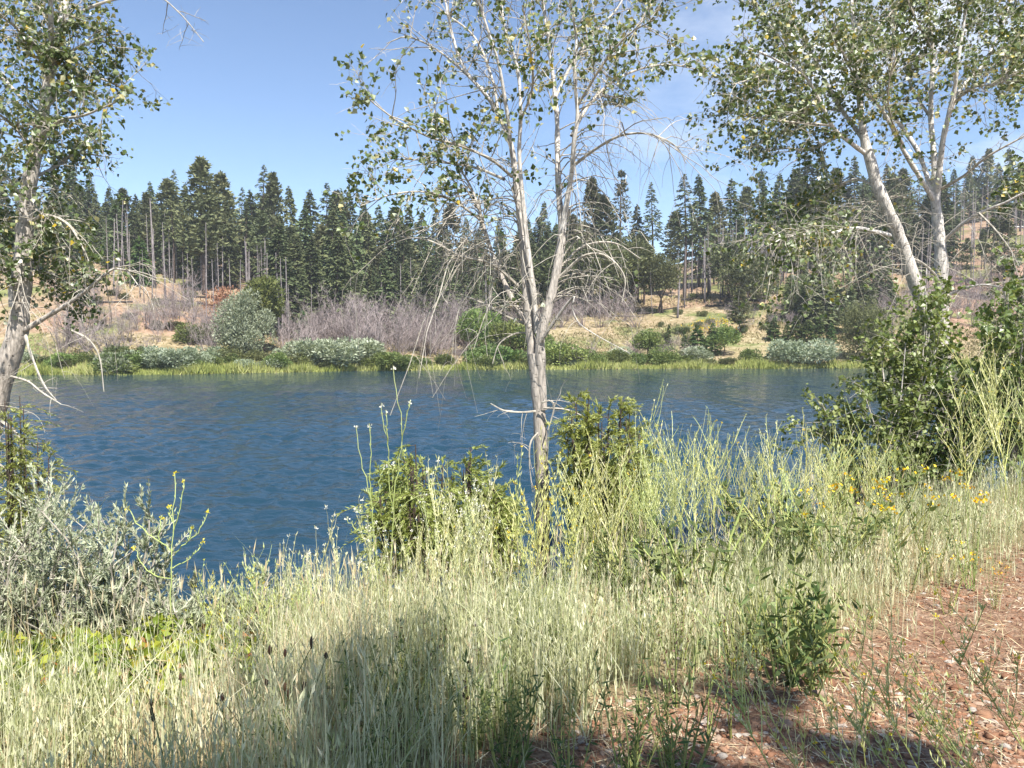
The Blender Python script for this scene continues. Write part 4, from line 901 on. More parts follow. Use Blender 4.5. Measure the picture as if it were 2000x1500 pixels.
T.twigs(*t0_, 26, .4, .95, 0, up=.1, droop=.7, t0=.55, t1=.85, sub=4, bend=.5, side=(.7, 0, .1))
T.twigs(*t0_, 16, .4, .85, 0, up=0, droop=.55, t0=.22, t1=.45, sub=3, bend=.4, side=(.8, -.2, -.2))
for pts in [[(22, 735, 3, -.2), (55, 745, 2.4, -.3), (80, 765, 2, -.3), (120, 790, 1, -.4)], [(50, 655, 3.4, -.1), (60, 690, 2.6, -.2), (85, 750, 2, -.3), (110, 782, 1.2, -.3)], [(140, 645, 2, -.3), (175, 665, 1.7, -.4), (195, 700, 1.4, -.4), (203, 765, .8, -.4)], [(0, 820, 3, -.4), (35, 850, 2.2, -.5), (52, 905, 1.4, -.5)], [(-10, 900, 2.4, -.4), (40, 935, 2, -.5), (95, 942, 1.2, -.5)], [(22, 600, 5, -.2), (19, 560, 4.5, -.2), (17, 545, 4.2, -.2)]]:
    L_ = T.limb(pts, v=(.6, .9), k=5)
    if pts[0][2] < 4.5: T.twigs(*L_, 4, .12, .4, 0, droop=.3, sub=2, rr=.004)
T.done(g0, 'leaning cottonwood with furrowed trunk and one long dead side bough')

# ---- the two white cottonwoods: a leaning stem and an upright one
T = Tree(12.0, lsize=.070, rs=.74)
g0 = ground_at(1885, 12.0)
s0 = T.limb([(1900, 1060, 20, .2), (1885, 940, 19, .2), (1862, 820, 18, .2), (1835, 700, 17.5, .2), (1808, 610, 17, .2), (1786, 550, 16.5, .1), (1763, 480, 15.5, .1), (1735, 410, 14.5, 0), (1713, 362, 13.5, 0), (1702, 320, 12.5, 0), (1690, 280, 11.5, 0), (1684, 245, 9, 0)], v=(.25, .95), k=12, n=50)
s1 = T.limb([(1685, 262, 8.5, 0), (1678, 180, 7.4, .1), (1670, 90, 6.2, .2), (1663, 0, 5, .3), (1658, -110, 3, .4)], k=8)
s2 = T.limb([(1690, 300, 6.5, 0), (1657, 275, 5.6, -.2), (1628, 250, 5, -.3), (1605, 205, 4.4, -.4), (1588, 172, 4, -.5), (1570, 148, 3.4, -.6), (1533, 126, 2.8, -.8), (1487, 103, 2.2, -1), (1440, 86, 1.2, -1.1)], k=7)
s3 = T.limb([(1686, 272, 6, 0), (1655, 230, 5.2, .3), (1628, 187, 4.6, .5), (1603, 140, 4, .7), (1580, 92, 3.2, .9), (1553, 28, 2.4, 1.1), (1530, -60, 1.4, 1.2)], k=7)
s4 = T.limb([(1738, 460, 6, 0), (1700, 450, 5.4, -.2), (1664, 446, 5, -.3), (1622, 456, 4.4, -.5), (1575, 458, 3.6, -.7), (1540, 462, 2.8, -.8), (1503, 478, 1.6, -.9)], k=7)
s5 = T.limb([(1714, 366, 4.6, 0), (1670, 350, 4, .3), (1620, 375, 3.2, .6), (1570, 405, 2.4, .8), (1510, 400, 1.4, .9)], k=6)
more = [T.limb(p, k=6) for p in [
    [(1622, 245, 3.6, -.3), (1570, 240, 3, -.7), (1510, 235, 2.4, -1), (1450, 225, 1.3, -1.2)], [(1600, 200, 3.4, -.4), (1545, 180, 2.8, .2), (1480, 180, 2.2, .6), (1420, 200, 1.2, .9)], [(1570, 148, 3, -.6), (1520, 70, 2.4, -.3), (1480, 20, 1.8, 0), (1440, -20, 1.2, .2)],
    [(1603, 140, 3, .7), (1560, 60, 2.4, .3), (1500, 10, 1.8, 0)], [(1678, 170, 3.4, .1), (1640, 90, 2.8, -.5), (1610, 30, 2.2, -.9), (1590, -40, 1.4, -1.2)], [(1672, 110, 3.4, .2), (1720, 50, 2.8, .5), (1760, 0, 2, .9)], [(1530, 128, 2.6, -.8), (1480, 150, 2.2, -1.2), (1430, 165, 1.2, -1.5)],
    [(1640, 262, 3, -.2), (1590, 290, 2.6, .4), (1530, 290, 2, .8), (1470, 300, 1.2, 1.1)], [(1640, 215, 3, .4), (1580, 215, 2.6, 1), (1520, 260, 1.8, 1.4)]]]
for P, R in more + [s2, s3]: T.twigs(P, R, 28, .35, .85, .78, up=.15, t0=.18, per=7, sub=5, droop=.12)
T.twigs(*s1, 34, .4, 1.0, .75, up=.3, t0=.1, per=7, sub=5)
for (P, R), m in ((s4, 46), (s5, 34)): T.twigs(P, R, m, .4, .9, .85, up=.1, t0=.3, per=7, sub=5, droop=.3, side=(-.3, 0, 0))
T.twigs(*s4, 30, .4, 1.1, .3, up=-.2, t0=.1, t1=.9, per=6, sub=5, droop=.6)
T.twigs(*s0, 34, .5, 1.3, 0, up=.1, t0=.6, t1=.85, sub=5, droop=.5, bend=.6, side=(-.8, 0, -.1))
T.twigs(*s0, 14, .4, 1.0, .1, up=.2, t0=.55, t1=.95, sub=4, droop=.3, bend=.5, side=(.7, 0, .1))
T.done(g0, 'white barked cottonwood stem bent over the water with dense leaves')

T = Tree(12.6, lsize=.070, rs=.74)
g0 = ground_at(1850, 12.6)
u0 = T.limb([(1850, 1040, 23, 0), (1848, 940, 21, 0), (1844, 820, 19, 0), (1842, 720, 18, 0), (1840, 620, 17, 0), (1840, 540, 16, 0), (1835, 470, 14.5, 0), (1829, 410, 13, 0), (1826, 380, 11.5, 0)], v=(.1, .95), k=12, n=44)
u = [T.limb(p, k=8) for p in [
    [(1826, 395, 6.5, 0), (1790, 336, 6, -.2), (1762, 289, 5.4, -.4), (1739, 243, 4.8, -.6), (1718, 208, 4, -.7), (1687, 172, 3, -.9), (1660, 120, 2, -1)],
    [(1822, 385, 6.5, 0), (1797, 305, 6, .2), (1768, 257, 5.2, .4), (1735, 210, 4.4, .6), (1712, 150, 3.4, .8), (1700, 80, 2.4, 1), (1695, 0, 1.6, 1.1)],
    [(1826, 385, 8, 0), (1824, 303, 7, .1), (1818, 233, 6.2, .2), (1820, 154, 5.2, .2), (1823, 93, 4.4, .3), (1813, 20, 3.4, .3), (1808, -90, 2, .4)],
    [(1830, 385, 8, 0), (1840, 285, 7, -.2), (1851, 233, 6.2, -.3), (1864, 177, 5.4, -.4), (1869, 135, 4.6, -.5), (1880, 60, 3.6, -.5), (1892, -20, 2.4, -.6)],
    [(1852, 228, 4.6, -.3), (1880, 168, 4, 0), (1920, 126, 3.4, .3), (1952, 62, 2.4, .6), (1975, 0, 1.6, .8)],
    [(1858, 205, 3.6, -.3), (1900, 170, 3, -.7), (1945, 165, 2.4, -1), (1990, 140, 1.4, -1.2)], [(1818, 230, 3.6, .2), (1780, 170, 3, .5), (1760, 100, 2.4, .8), (1745, 20, 1.6, 1)], [(1821, 150, 3.4, .2), (1860, 90, 2.6, .6), (1905, 40, 2, .9), (1940, -10, 1.3, 1.1)],
    [(1765, 285, 3.4, -.4), (1740, 230, 2.8, -.9), (1735, 170, 2.2, -1.3), (1750, 110, 1.4, -1.6)], [(1822, 100, 3, .3), (1790, 40, 2.4, 0), (1765, -20, 1.6, -.2)]]]
for k, (P, R) in enumerate(u): T.twigs(P, R, 28, .4, .95, .75, up=.25, t0=.5 if k < 4 else .15, per=7, sub=5, droop=.08)
for k, (P, R) in enumerate(u[:4]): T.twigs(P, R, 7, .3, .8, .35, up=.2, t0=.1, t1=.5, per=7, sub=3, droop=.1)
bl = [T.limb(p, v=(.7, .9), k=6) for p in [[(1842, 472, 5.4, 0), (1880, 437, 4.6, -.3), (1920, 413, 3.8, -.5), (1962, 396, 3, -.7), (2010, 372, 2, -.9), (2060, 360, 1, -1)], [(1832, 372, 4.4, 0), (1880, 345, 3.6, -.4), (1930, 305, 3, -.8), (2000, 266, 2, -1.1), (2050, 235, 1, -1.3)],
      [(1846, 580, 4.6, 0), (1878, 565, 3.6, -.2), (1920, 556, 2.6, -.4), (1960, 562, 1.4, -.6)], [(1838, 560, 4, 0), (1825, 535, 3.4, -.2), (1795, 510, 2.8, -.4), (1765, 502, 1.6, -.5)], [(1840, 440, 3, .1), (1800, 400, 2.4, .2), (1760, 385, 1.6, .3), (1715, 385, .9, .4)],
      [(1912, 416, 3, -.5), (1945, 450, 2.2, -.7), (1975, 490, 1.4, -.8), (1990, 520, .8, -.9)]]]
for P, R in bl: T.twigs(P, R, 12, .3, .9, 0, up=.1, t0=.25, sub=4, droop=.35, bend=.5)
T.twigs(*u0, 16, .4, 1.0, .08, up=.2, t0=.5, t1=.95, sub=4, droop=.35, bend=.5)
T.done(g0, 'upright white barked cottonwood splitting into several straight stems')

# ---- branch ends of a cottonwood standing beyond the frame
T = Tree(14.0, lsize=.085, rs=.7)
g0 = ground_at(2330, 14.0)
w0 = T.limb([(2340, 1150, 30, 0), (2320, 850, 26, 0), (2300, 560, 22, 0), (2270, 300, 18, 0), (2230, 80, 14, 0), (2200, -120, 9, 0), (2190, -300, 4, 0)], v=(0, .9), k=10)
for p in [[(2250, 180, 8, 0), (2150, 100, 6, -.2), (2050, 80, 4, -.4), (1985, 110, 2.4, -.6), (1960, 150, 1.2, -.7)], [(2230, 80, 7, 0), (2120, 0, 5, .2), (2020, -20, 3.4, .4), (1960, 0, 1.6, .5)], [(2285, 400, 7, 0), (2180, 350, 5, 0), (2080, 330, 3.6, 0), (2010, 345, 2, 0), (1985, 370, 1, 0)], [(2290, 480, 6, 0), (2190, 470, 4, .4), (2100, 420, 2, .6)]]:
    L_ = T.limb(p, k=6); T.twigs(*L_, 40, .35, .85, .85, up=.1, t0=.55, per=8, sub=5, droop=.2)
T.done(g0, 'cottonwood whose leafy bough tips reach over the white cottonwoods')

# ---- leafy saplings around the white trunks
def sapling(px, d, hgt, w, nst, label, lf='sapling_leaf', per=8, name='cottonwood_sapling', lsize=.075, m=18):
    T = Tree(d, lsize=lsize); T.mats = ('bark', lf)
    g = ground_at(px, d)
    for k in range(nst):
        a = R_(0, 6.28); sp_ = R_(.1, 1) * w * .5
        e = g + np.array([math.cos(a) * sp_, math.sin(a) * sp_ * .8, hgt * R_(.72, 1.08)])
        mid = (g + e) * .5 + np.array([math.cos(a), math.sin(a), 0]) * sp_ * R_(-.35, .1)
        Q = resample(np.array([[*(g - [0, 0, .2]), .02], [*mid, .013], [*e, .004]]), 12)
        P, R = Q[:, :3], Q[:, 3] * (.6 + hgt * .2)
        tubes(T.wood, P, R, 5, A=np.linspace(.2, .8, 12)[None])
        T.twigs(P, R, m, .25, .75, .95, up=.15, t0=.22, per=per, sub=4, droop=.2, rr=.004)
    T.done(g, label, 'sapling', name)
sapling(1795, 11.2, 3.6, 1.1, 7, 'leafy sapling climbing the foot of the white trunks', per=8, m=20)
sapling(1745, 10.8, 2.8, 1.5, 7, 'bushy sapling reaching out over the water from the white trunks', per=8)
sapling(1870, 10.8, 2.3, 1.3, 6, 'dense sapling in front of the upright white trunk', per=8)
sapling(1985, 10.4, 2.9, 1.8, 9, 'sapling thicket behind the pale grass by the white trunks', per=8)
sapling(1985, 13.5, 4.6, 2.0, 6, 'tall grey green sapling behind the upright white trunk', lf='leaf', per=8, lsize=.085)
sapling(1690, 11.6, 2.2, 1.5, 6, 'low sapling spray hanging over the dark water', per=7)

# ---- willow bushes at the near water edge
def willow(px, d, top, w, label, n=9000, nst=12, lmat='wil_leaf', ll=.05):
    x = (px - 1000) / FPX * d; zg = max(float(hn(x, d)), WATER - .1); g = np.array([x, d, zg])
    H = (EYE + float(tz(top)) * d - zg) * 1.08
    st = MB(); lv = MB()
    a = R_(0, 6.28, nst); r = np.sqrt(R_(.1, 1, nst)) * w * .42
    E = np.stack([np.cos(a) * r, np.sin(a) * r, H * (R_(.84, .97, nst) - .3 * (r / (w * .5)) ** 2)], 1)
    t = np.linspace(0, 1, 7)[None, :, None]
    S = E[:, None] * np.array([1, 1, 0]) * np.sin(t * math.pi / 2) + E[:, None] * t * np.array([0, 0, 1]); S[:, 0, 2] -= .3
    tubes(st, S, np.linspace(.022, .005, 7)[None] * np.ones((nst, 1)), 4, A=.4)
    m = nst * 30; idx = RNG.integers(0, nst, m); tt = R_(.38, 1, m) ** .8 * 6; i = np.minimum(tt.astype(int), 5); f = (tt - i)[:, None]
    q = S[idx, i] * (1 - f) + S[idx, i + 1] * f
    D = norm(rdir(m, .6) + norm(q * np.array([1, 1, 0.0])) * .6); C = curve_pts(q, D, R_(.16, .44, m) * w * .5, 5, .35, .25, .03)
    tubes(st, C, np.tile(np.linspace(.004, .0015, 5), (m, 1)), 3, A=R_(.3, .9, m))
    k = RNG.integers(0, m, n); tt = R_(.15, 1, n) * 4; i = np.minimum(tt.astype(int), 3); f = (tt - i)[:, None]
    p = C[k, i] * (1 - f) + C[k, i + 1] * f; tg = norm(C[k, i + 1] - C[k, i])
    kites(lv, p, norm(tg + rdir(n, .1) * .7), rdir(n, .3), ll * R_(.6, 1.3, n), ll * .2 * R_(.8, 1.2, n), np.clip(R_(0, .5, m)[k] + R_(0, .6, n), 0, 1), wpos=.4)
    return thing('willow_bush', [('stems', st.mesh('stems', M['con_bark'])), ('foliage', lv.mesh('foliage', M[lmat]))], g, label, 'willow')
willow(845, 7.3, 866, 1.6, 'yellow green willow bush between the tall weeds and the water', 46000, 34)
willow(935, 7.4, 940, 1.0, 'low willow clump squeezed beside the forked trunk', 16000, 18)
willow(1182, 7.7, 764, 1.25, 'yellow green willow bush rising behind the mustard stand', 36000, 28)
willow(-10, 8.2, 785, 1.4, 'dark green willow bush under the leaning cottonwood', 26000, 28)

# ------------------------------------------------------------------ weeds and flowers of the near bank
def weedstem(h, nb, spread, sub, fl, pale=.5, r=.0045, flower='yellow', fsize=.016, seed_tip=.0, curve=.35):
    st = MB(); fw = MB()
    t = np.linspace(0, 1, 8)[:, None]
    lean = RNG.normal(size=2) * .12
    main = np.concatenate([lean[None] * h * t ** 1.6 + .012 * RNG.normal(size=(8, 2)) * t, h * t], 1); main[0, 2] = -.06
    tubes(st, main, np.linspace(r, r * .5, 8), 5, A=np.linspace(max(pale - .3, 0), pale, 8)[None])
    tips = [main[-1:]]
    if nb:
        p, tg, _, tt = along(main, np.ones(8), nb, .22, .95)
        az = R_(0, 6.28, nb); o = np.stack([np.cos(az), np.sin(az), 0 * az], 1)
        D = norm(o * spread + np.array([0, 0, 1.0]))
        C = curve_pts(p, D, h * R_(.25, .6, nb) * (1.15 - tt * .6), 7, -curve * R_(0, 1, nb), .16, .014)
        tubes(st, C, np.linspace(r * .72, r * .4, 7)[None] * np.ones((nb, 1)), 4, A=np.clip(pale + R_(-.3, .35, nb), 0, 1))
        tips.append(C[:, -1])
        if sub:
            idx = np.repeat(np.arange(nb), sub); k = RNG.integers(2, 6, nb * sub)
            q = C[idx, k]; D2 = norm(rdir(nb * sub) * np.array([1, 1, .3]) * spread * 1.2 + np.array([0, 0, 1.0]))
            C2 = curve_pts(q, D2, h * R_(.1, .28, nb * sub), 5, -curve * .6, .15, .015)
            tubes(st, C2, np.linspace(r * .5, r * .32, 5)[None] * np.ones((nb * sub, 1)), 3, A=np.clip(pale + R_(-.25, .4, nb * sub), 0, 1))
            tips.append(C2[:, -1])
    tips = np.concatenate(tips)
    tips = tips[RNG.random(len(tips)) < fl]
    parts = [('stems', None)]
    if len(tips):
        q = np.repeat(tips, 9, 0); n = len(q)
        kites(fw, q + RNG.normal(size=(n, 3)) * fsize * .35, rdir(n, .5), rdir(n, .5), fsize * R_(.7, 1.3, n), fsize * .8, R_(0, 1, n))
    # small pods pressed to the stems
    V = np.concatenate(st.V); n = min(len(V), 260); q = V[RNG.integers(0, len(V), n)]; q = q[q[:, 2] > .25 * h]; n = len(q)
    kites(st, q, rdir(n, 1.8), rdir(n), .035 * R_(.6, 1.3, n), .006, np.clip(pale + R_(-.2, .4, n), 0, 1))
    out = [('stems', st.mesh('weed_stems', M['mustard']))]
    if len(tips): out.append(('flowers', fw.mesh('weed_flowers', M[flower])))
    return out, h
MUST = [weedstem(R_(1.2, 1.45), int(R_(9, 14)), R_(.4, .75), 2, f_, R_(.5, .8), .0055, fsize=.013, curve=.25) for f_ in (.02, .1, .02, .14, .04, .08, .02, .16, .05)]
PALEW = [weedstem(R_(.8, 1.05), int(R_(5, 9)), R_(.25, .4), 2, .55, .9, .0038, 'white_bud', .012) for _ in range(4)]
LOWM = [weedstem(R_(.75, .95), int(R_(5, 9)), R_(.35, .6), 2, .28, .55, .0036, 'yellow', .011) for _ in range(4)]

def plant(name, proto, x, y, label, cat, group=None, h=None, rz=None, tilt=None, wide=1.0):
    parts, ph = proto; s = (h / ph) if h else 1.0
    return thing(name, parts, (x, y, float(hn(x, y)) - .01), label, cat, group, R_(0, 6.28) if rz is None else rz, (s * wide, s * wide, s), tilt or (R_(-.07, .07), R_(-.07, .07)))
def pxy(px, d): return (px - 1000) / FPX * d, d
# the mustard stand
k = 0
for px in list(np.linspace(1110, 1700, 54)) + list(np.linspace(940, 1130, 9)) + list(np.linspace(1690, 1800, 5)):
    d = R_(5.3, 7.4) if px > 1130 else R_(5.0, 6.6)
    x, y = pxy(px + R_(-12, 12), d)
    top = np.interp(px, [930, 1000, 1080, 1150, 1260, 1450, 1600, 1700, 1800], [930, 905, 890, 860, 820, 800, 815, 855, 870]) + 38 + abs(R_(-1, 1)) * 100
    h = EYE + float(tz(top)) * d - float(hn(x, y))
    if px > 1690: g, lb = 'mustard by the white trunks', 'straggling mustard plant in front of the white cottonwoods'
    elif px > 1130: g, lb = 'mustard stand', ('flowerless' if k % 9 in (0, 2, 6) else 'sparsely flowered' if k % 9 in (4, 5, 8) else 'yellow flowered') + (' tall' if top < np.interp(px, [1150, 1260, 1450, 1690], [870, 840, 830, 880]) else ' shorter') + ' branching mustard plant in the dense stand on the bank'
    else: g, lb = 'mustard at the forked trunk', 'branching mustard plant growing around the forked cottonwood trunk'
    plant('mustard_plant', (MUST[k % 9] if px > 1130 else LOWM[k % 4]), x, y, lb, 'mustard plant', g, h=min(max(h, .8), 1.9), wide=R_(.7, 1.15), tilt=(R_(-.16, .16), R_(-.2, .2))); k += 1
for px in np.linspace(1880, 2010, 9):
    x, y = pxy(px + R_(-10, 10), R_(6.8, 8.6)); plant('mustard_plant', MUST[k % 9], x, y, 'pale mustard plant in front of the sapling thicket', 'mustard plant', 'mustard before the sapling thicket', h=R_(1.0, 1.5)); k += 1
# single tall stalks standing clear of the grass
def stalk(px, d, paths, label, flower='yellow', base=None, r=.0045):
    """paths: photo polylines of the stem and its branches"""
    st = MB(); fw = MB(); g = ground_at(px, d); g[2] -= .03
    for k, p in enumerate(paths):
        P = np.array([pix(a, b, d + dz) for a, b, dz in p]); 
        if k == 0: P = np.vstack([g, P])
        Q = resample(P, max(6, 3 * len(P))) - g
        Q = Q + np.concatenate([np.zeros((1, 3)), RNG.normal(size=(len(Q) - 1, 3)) * .004])
        tubes(st, Q, np.linspace(r if k == 0 else r * .7, r * .5, len(Q)), 5, A=np.linspace(.35, .75, len(Q))[None])
        n = 9; q = np.repeat(Q[-1:], n, 0) + RNG.normal(size=(n, 3)) * .006
        kites(fw, q, rdir(n, .6), rdir(n, .4), .014, .010, R_(0, 1, n))
        n = 16; q = Q[RNG.integers(len(Q) // 3, len(Q), n)]
        kites(st, q, rdir(n, 2.2), rdir(n), .022, .004, R_(.4, .9, n))
    thing('mustard_plant', [('stems', st.mesh('stalk', M['mustard'])), ('flowers', fw.mesh('stalk_flowers', M[flower]))], g, label, 'mustard plant')
stalk(328, 4.3, [[(332, 1190, 0), (336, 1100, 0), (338, 1030, 0), (340, 980, 0), (342, 925, 0)], [(338, 1075, 0), (318, 1062, .03), (285, 1040, .05), (262, 1015, .06), (250, 992, .06)], [(338, 1040, 0), (350, 995, -.02), (360, 940, -.03)], [(340, 1085, 0), (360, 1062, -.05), (385, 1040, -.07), (405, 1005, -.08), (407, 1000, -.08)], [(310, 1058, .03), (314, 1030, .03), (315, 1012, .03)],
                   [(337, 1110, 0), (365, 1095, .05), (385, 1080, .07), (397, 1058, .08)], [(370, 1055, -.06), (375, 1030, -.06), (374, 1030, -.06)], [(336, 1130, 0), (305, 1125, .03), (275, 1100, .05), (262, 1070, .05)], [(337, 1020, 0), (332, 1000, .02), (334, 988, .02)]],
      'tall thin mustard stalk with spread arms standing clear against the lake')
stalk(765, 4.6, [[(762, 1200, 0), (765, 1060, 0), (768, 980, 0), (775, 920, 0), (784, 862, 0), (780, 800, 0), (770, 740, 0), (767, 720, 0)], [(785, 862, 0), (792, 830, -.02), (800, 785, -.03)], [(766, 1000, 0), (758, 920, .02), (757, 870, .02), (750, 830, .02), (744, 795, .02)], [(757, 868, .02), (755, 830, .01), (755, 806, .01)], [(766, 1040, 0), (790, 985, -.03), (830, 965, -.05)], [(767, 960, 0), (767, 930, -.02), (768, 908, -.02)]],
      'tallest pale stalk with paired upright arms beside the willow bush', 'white_bud')
stalk(738, 4.5, [[(742, 1200, 0), (736, 1110, 0), (728, 1030, 0), (724, 970, 0), (712, 930, 0), (702, 880, 0), (695, 835, 0)], [(724, 975, 0), (722, 930, .02), (725, 880, .02), (724, 832, .02)], [(733, 1050, 0), (715, 1040, .03), (690, 1030, .04), (677, 1015, .05)], [(726, 1000, 0), (738, 970, -.02), (745, 930, -.03), (752, 910, -.03)], [(722, 1000, 0), (705, 1003, .02), (695, 996, .02)]],
      'pale forked stalk leaning away from the tallest stalk beside the willow bush', 'white_bud')
# pale headed weeds behind the willow and along the crest
for px in R_(800, 960, 16):
    x, y = pxy(px, R_(4.9, 5.7)); plant('pale_weed', PALEW[int(R_(0, 4))], x, y, 'upright pale weed with whitish heads in front of the willow bush', 'weed', 'white headed weeds by the willow', h=R_(.65, .95))
for px in R_(560, 760, 12):
    x, y = pxy(px, R_(4.3, 4.9)); plant('pale_weed', PALEW[int(R_(0, 4))], x, y, 'slim straw pale weed on the crest of the bank', 'weed', 'pale weeds on the crest', h=R_(.5, .75))
for px in R_(380, 640, 14):
    x, y = pxy(px, R_(4.0, 4.5)); plant('mustard_plant', LOWM[int(R_(0, 4))], x, y, 'short mustard plant with yellow tips in front of the blue water', 'mustard plant', 'short mustard on the crest', h=R_(.35, .6))
# mustard right before the camera over the red soil
for px, d in [(1560, 2.55), (1650, 2.3), (1730, 2.5), (1800, 2.2), (1850, 2.6), (1930, 2.35), (1990, 2.5), (2050, 2.3), (2080, 2.6), (1890, 2.15)]:
    x, y = pxy(px, d); plant('mustard_plant', LOWM[int(R_(0, 4))], x, y, 'leaning thin mustard with small yellow flowers over the red soil', 'mustard plant', 'mustard over the red soil', h=R_(.5, .72), tilt=(R_(-.1, .15), R_(-.55, -.2)), rz=0)

def leafy_weed(h, nb, nleaf, ll, lw, spread=.3, mat='weed', top=None, tsize=.02, ntop=60, leafup=.6, stem='mustard'):
    st = MB(); lv = MB(); fw = MB()
    az = R_(0, 6.28, nb); D = norm(np.stack([np.cos(az) * spread, np.sin(az) * spread, np.ones(nb)], 1) * R_(.7, 1.3, (nb, 1)))
    C = curve_pts(np.stack([np.cos(az), np.sin(az), 0 * az - 1.5], 1) * .025, D, h * R_(.7, 1.05, nb), 7, -.05, .12, .01)
    tubes(st, C, np.linspace(.0045, .002, 7)[None] * np.ones((nb, 1)), 4, A=R_(.1, .5, nb))
    k = RNG.integers(0, nb, nleaf); tt = R_(.06, 1, nleaf) * 6; i = np.minimum(tt.astype(int), 5); f = (tt - i)[:, None]
    p = C[k, i] * (1 - f) + C[k, i + 1] * f
    kites(lv, p, rdir(nleaf, leafup), rdir(nleaf, .6), ll * R_(.5, 1.3, nleaf), lw * R_(.7, 1.2, nleaf), R_(0, 1, nleaf))
    out = [('stems', st.mesh('stems', M[stem])), ('leaves', lv.mesh('leaves', M[mat]))]
    if top:
        q = C[RNG.integers(0, nb, ntop), -1] + RNG.normal(size=(ntop, 3)) * np.array([.03, .03, .012])
        kites(fw, q, rdir(ntop, .7), rdir(ntop, .6), tsize, tsize * .8, R_(0, 1, ntop)); out.append(('blossom', fw.mesh('blossom', M[top])))
    return out, h
GOLD = [leafy_weed(.85, 7, 260, .035, .009, .22, top='orange', ntop=75, tsize=.024), leafy_weed(.8, 5, 200, .035, .009, .2, top='orange', ntop=50, tsize=.024)]
for k, (px, d, top, lb) in enumerate([(1785, 5.0, 930, 'by the mustard stand'), (1838, 5.3, 900, 'tallest beside the white trunks'), (1918, 5.0, 932, 'at the edge of the pale grass'), (1690, 5.1, 925, 'inside the mustard stand'), (1870, 4.5, 1055, 'low above the red soil'), (1640, 4.9, 940, 'half hidden in the mustard'), (1965, 4.6, 1090, 'smallest on the red soil edge')]):
    x, y = pxy(px, d); h = EYE + float(tz(top)) * d - float(hn(x, y))
    plant('golden_wildflower', GOLD[k % 2], x, y, f'golden flowered leafy wildflower {lb}', 'wildflower', h=h)
WEED = [leafy_weed(.5, 8, 150, .07, .02, .35), leafy_weed(.42, 12, 200, .05, .014, .5), leafy_weed(.62, 9, 190, .06, .012, .22)]
for k, (px, d) in enumerate([(1540, 3.55), (1575, 3.6), (1600, 3.45), (1560, 3.8), (1640, 3.7)]):
    x, y = pxy(px, d); plant('leafy_weed', WEED[0], x, y, 'dark green broad leaved weed in the clump at the soil edge', 'weed', 'weed clump at the soil edge', h=R_(.35, .6))
for px, d in zip(R_(1000, 1560, 30), R_(3.2, 6.0, 30)):
    x, y = pxy(px, d); plant('leafy_weed', WEED[1 + int(R_(0, 2))], x, y, 'small leaved green weed among the pale grass', 'weed', 'green weeds in the grass', h=R_(.25, .5))
for px, d in zip(R_(1150, 1720, 26), R_(5.0, 6.6, 26)):
    x, y = pxy(px, d); plant('leafy_weed', WEED[1], x, y, 'bushy green weed at the foot of the mustard stand', 'weed', 'green weeds under the mustard', h=R_(.35, .8), wide=1.4)
for px, d in zip(R_(450, 1350, 22), R_(2.5, 3.3, 22)):
    x, y = pxy(px, d); plant('leafy_weed', WEED[2], x, y, 'narrow grey green weed in the shaded grass', 'weed', 'weeds in the shade', h=R_(.28, .5))
# brown seed heads
def seedweed(h, nh):
    st = MB(); out = []; t = np.linspace(0, 1, 6)[:, None]
    for k in range(nh):
        e = RNG.normal(size=2) * .09; P = np.concatenate([e[None] * t ** 1.5, h * R_(.75, 1.05) * t], 1); P[0, 2] = -.05
        tubes(st, P, np.linspace(.0025, .0014, 6), 4, A=.1)
        z = np.linspace(-.006, .028, 6); rr_ = np.array([.002, .006, .0072, .0068, .005, .001]) * R_(.8, 1.1)
        hd = MB(); Hd = np.stack([0 * z, 0 * z, z], 1) * R_(.7, 1.3) + P[-1]
        tubes(hd, Hd, rr_, 7, A=R_(0, .6)); n = 30
        kites(hd, P[-1] + np.stack([RNG.normal(size=n) * .004, RNG.normal(size=n) * .004, R_(0, .026, n)], 1), rdir(n, .3), rdir(n), .009, .002, R_(0, 1, n))
        out.append(('seed_head', hd.mesh('seed_head', M['seedhead'])))
    return [('stems', st.mesh('stems', M['weed']))] + out, h
SEED = [seedweed(.5, 4), seedweed(.45, 3), seedweed(.42, 2)]
for k, (px, d) in enumerate([(540, 2.75), (560, 2.8), (495, 2.75), (305, 2.6)]):
    x, y = pxy(px, d); plant('seed_head_weed', SEED[k % 3], x, y, 'dark brown seed heads on stiff stems at the shade edge', 'weed', 'brown seed heads in the grass', h=R_(.42, .56))
RUST = leafy_weed(.4, 2, 60, .02, .012, .1, mat='seedhead', leafup=.2)
for px, d in zip(R_(620, 1500, 22), R_(2.9, 4.4, 22)):
    x, y = pxy(px, d); plant('dock_weed', RUST, x, y, 'thin rust red dock spike in the pale grass', 'weed', 'rusty dock spikes', h=R_(.3, .48))

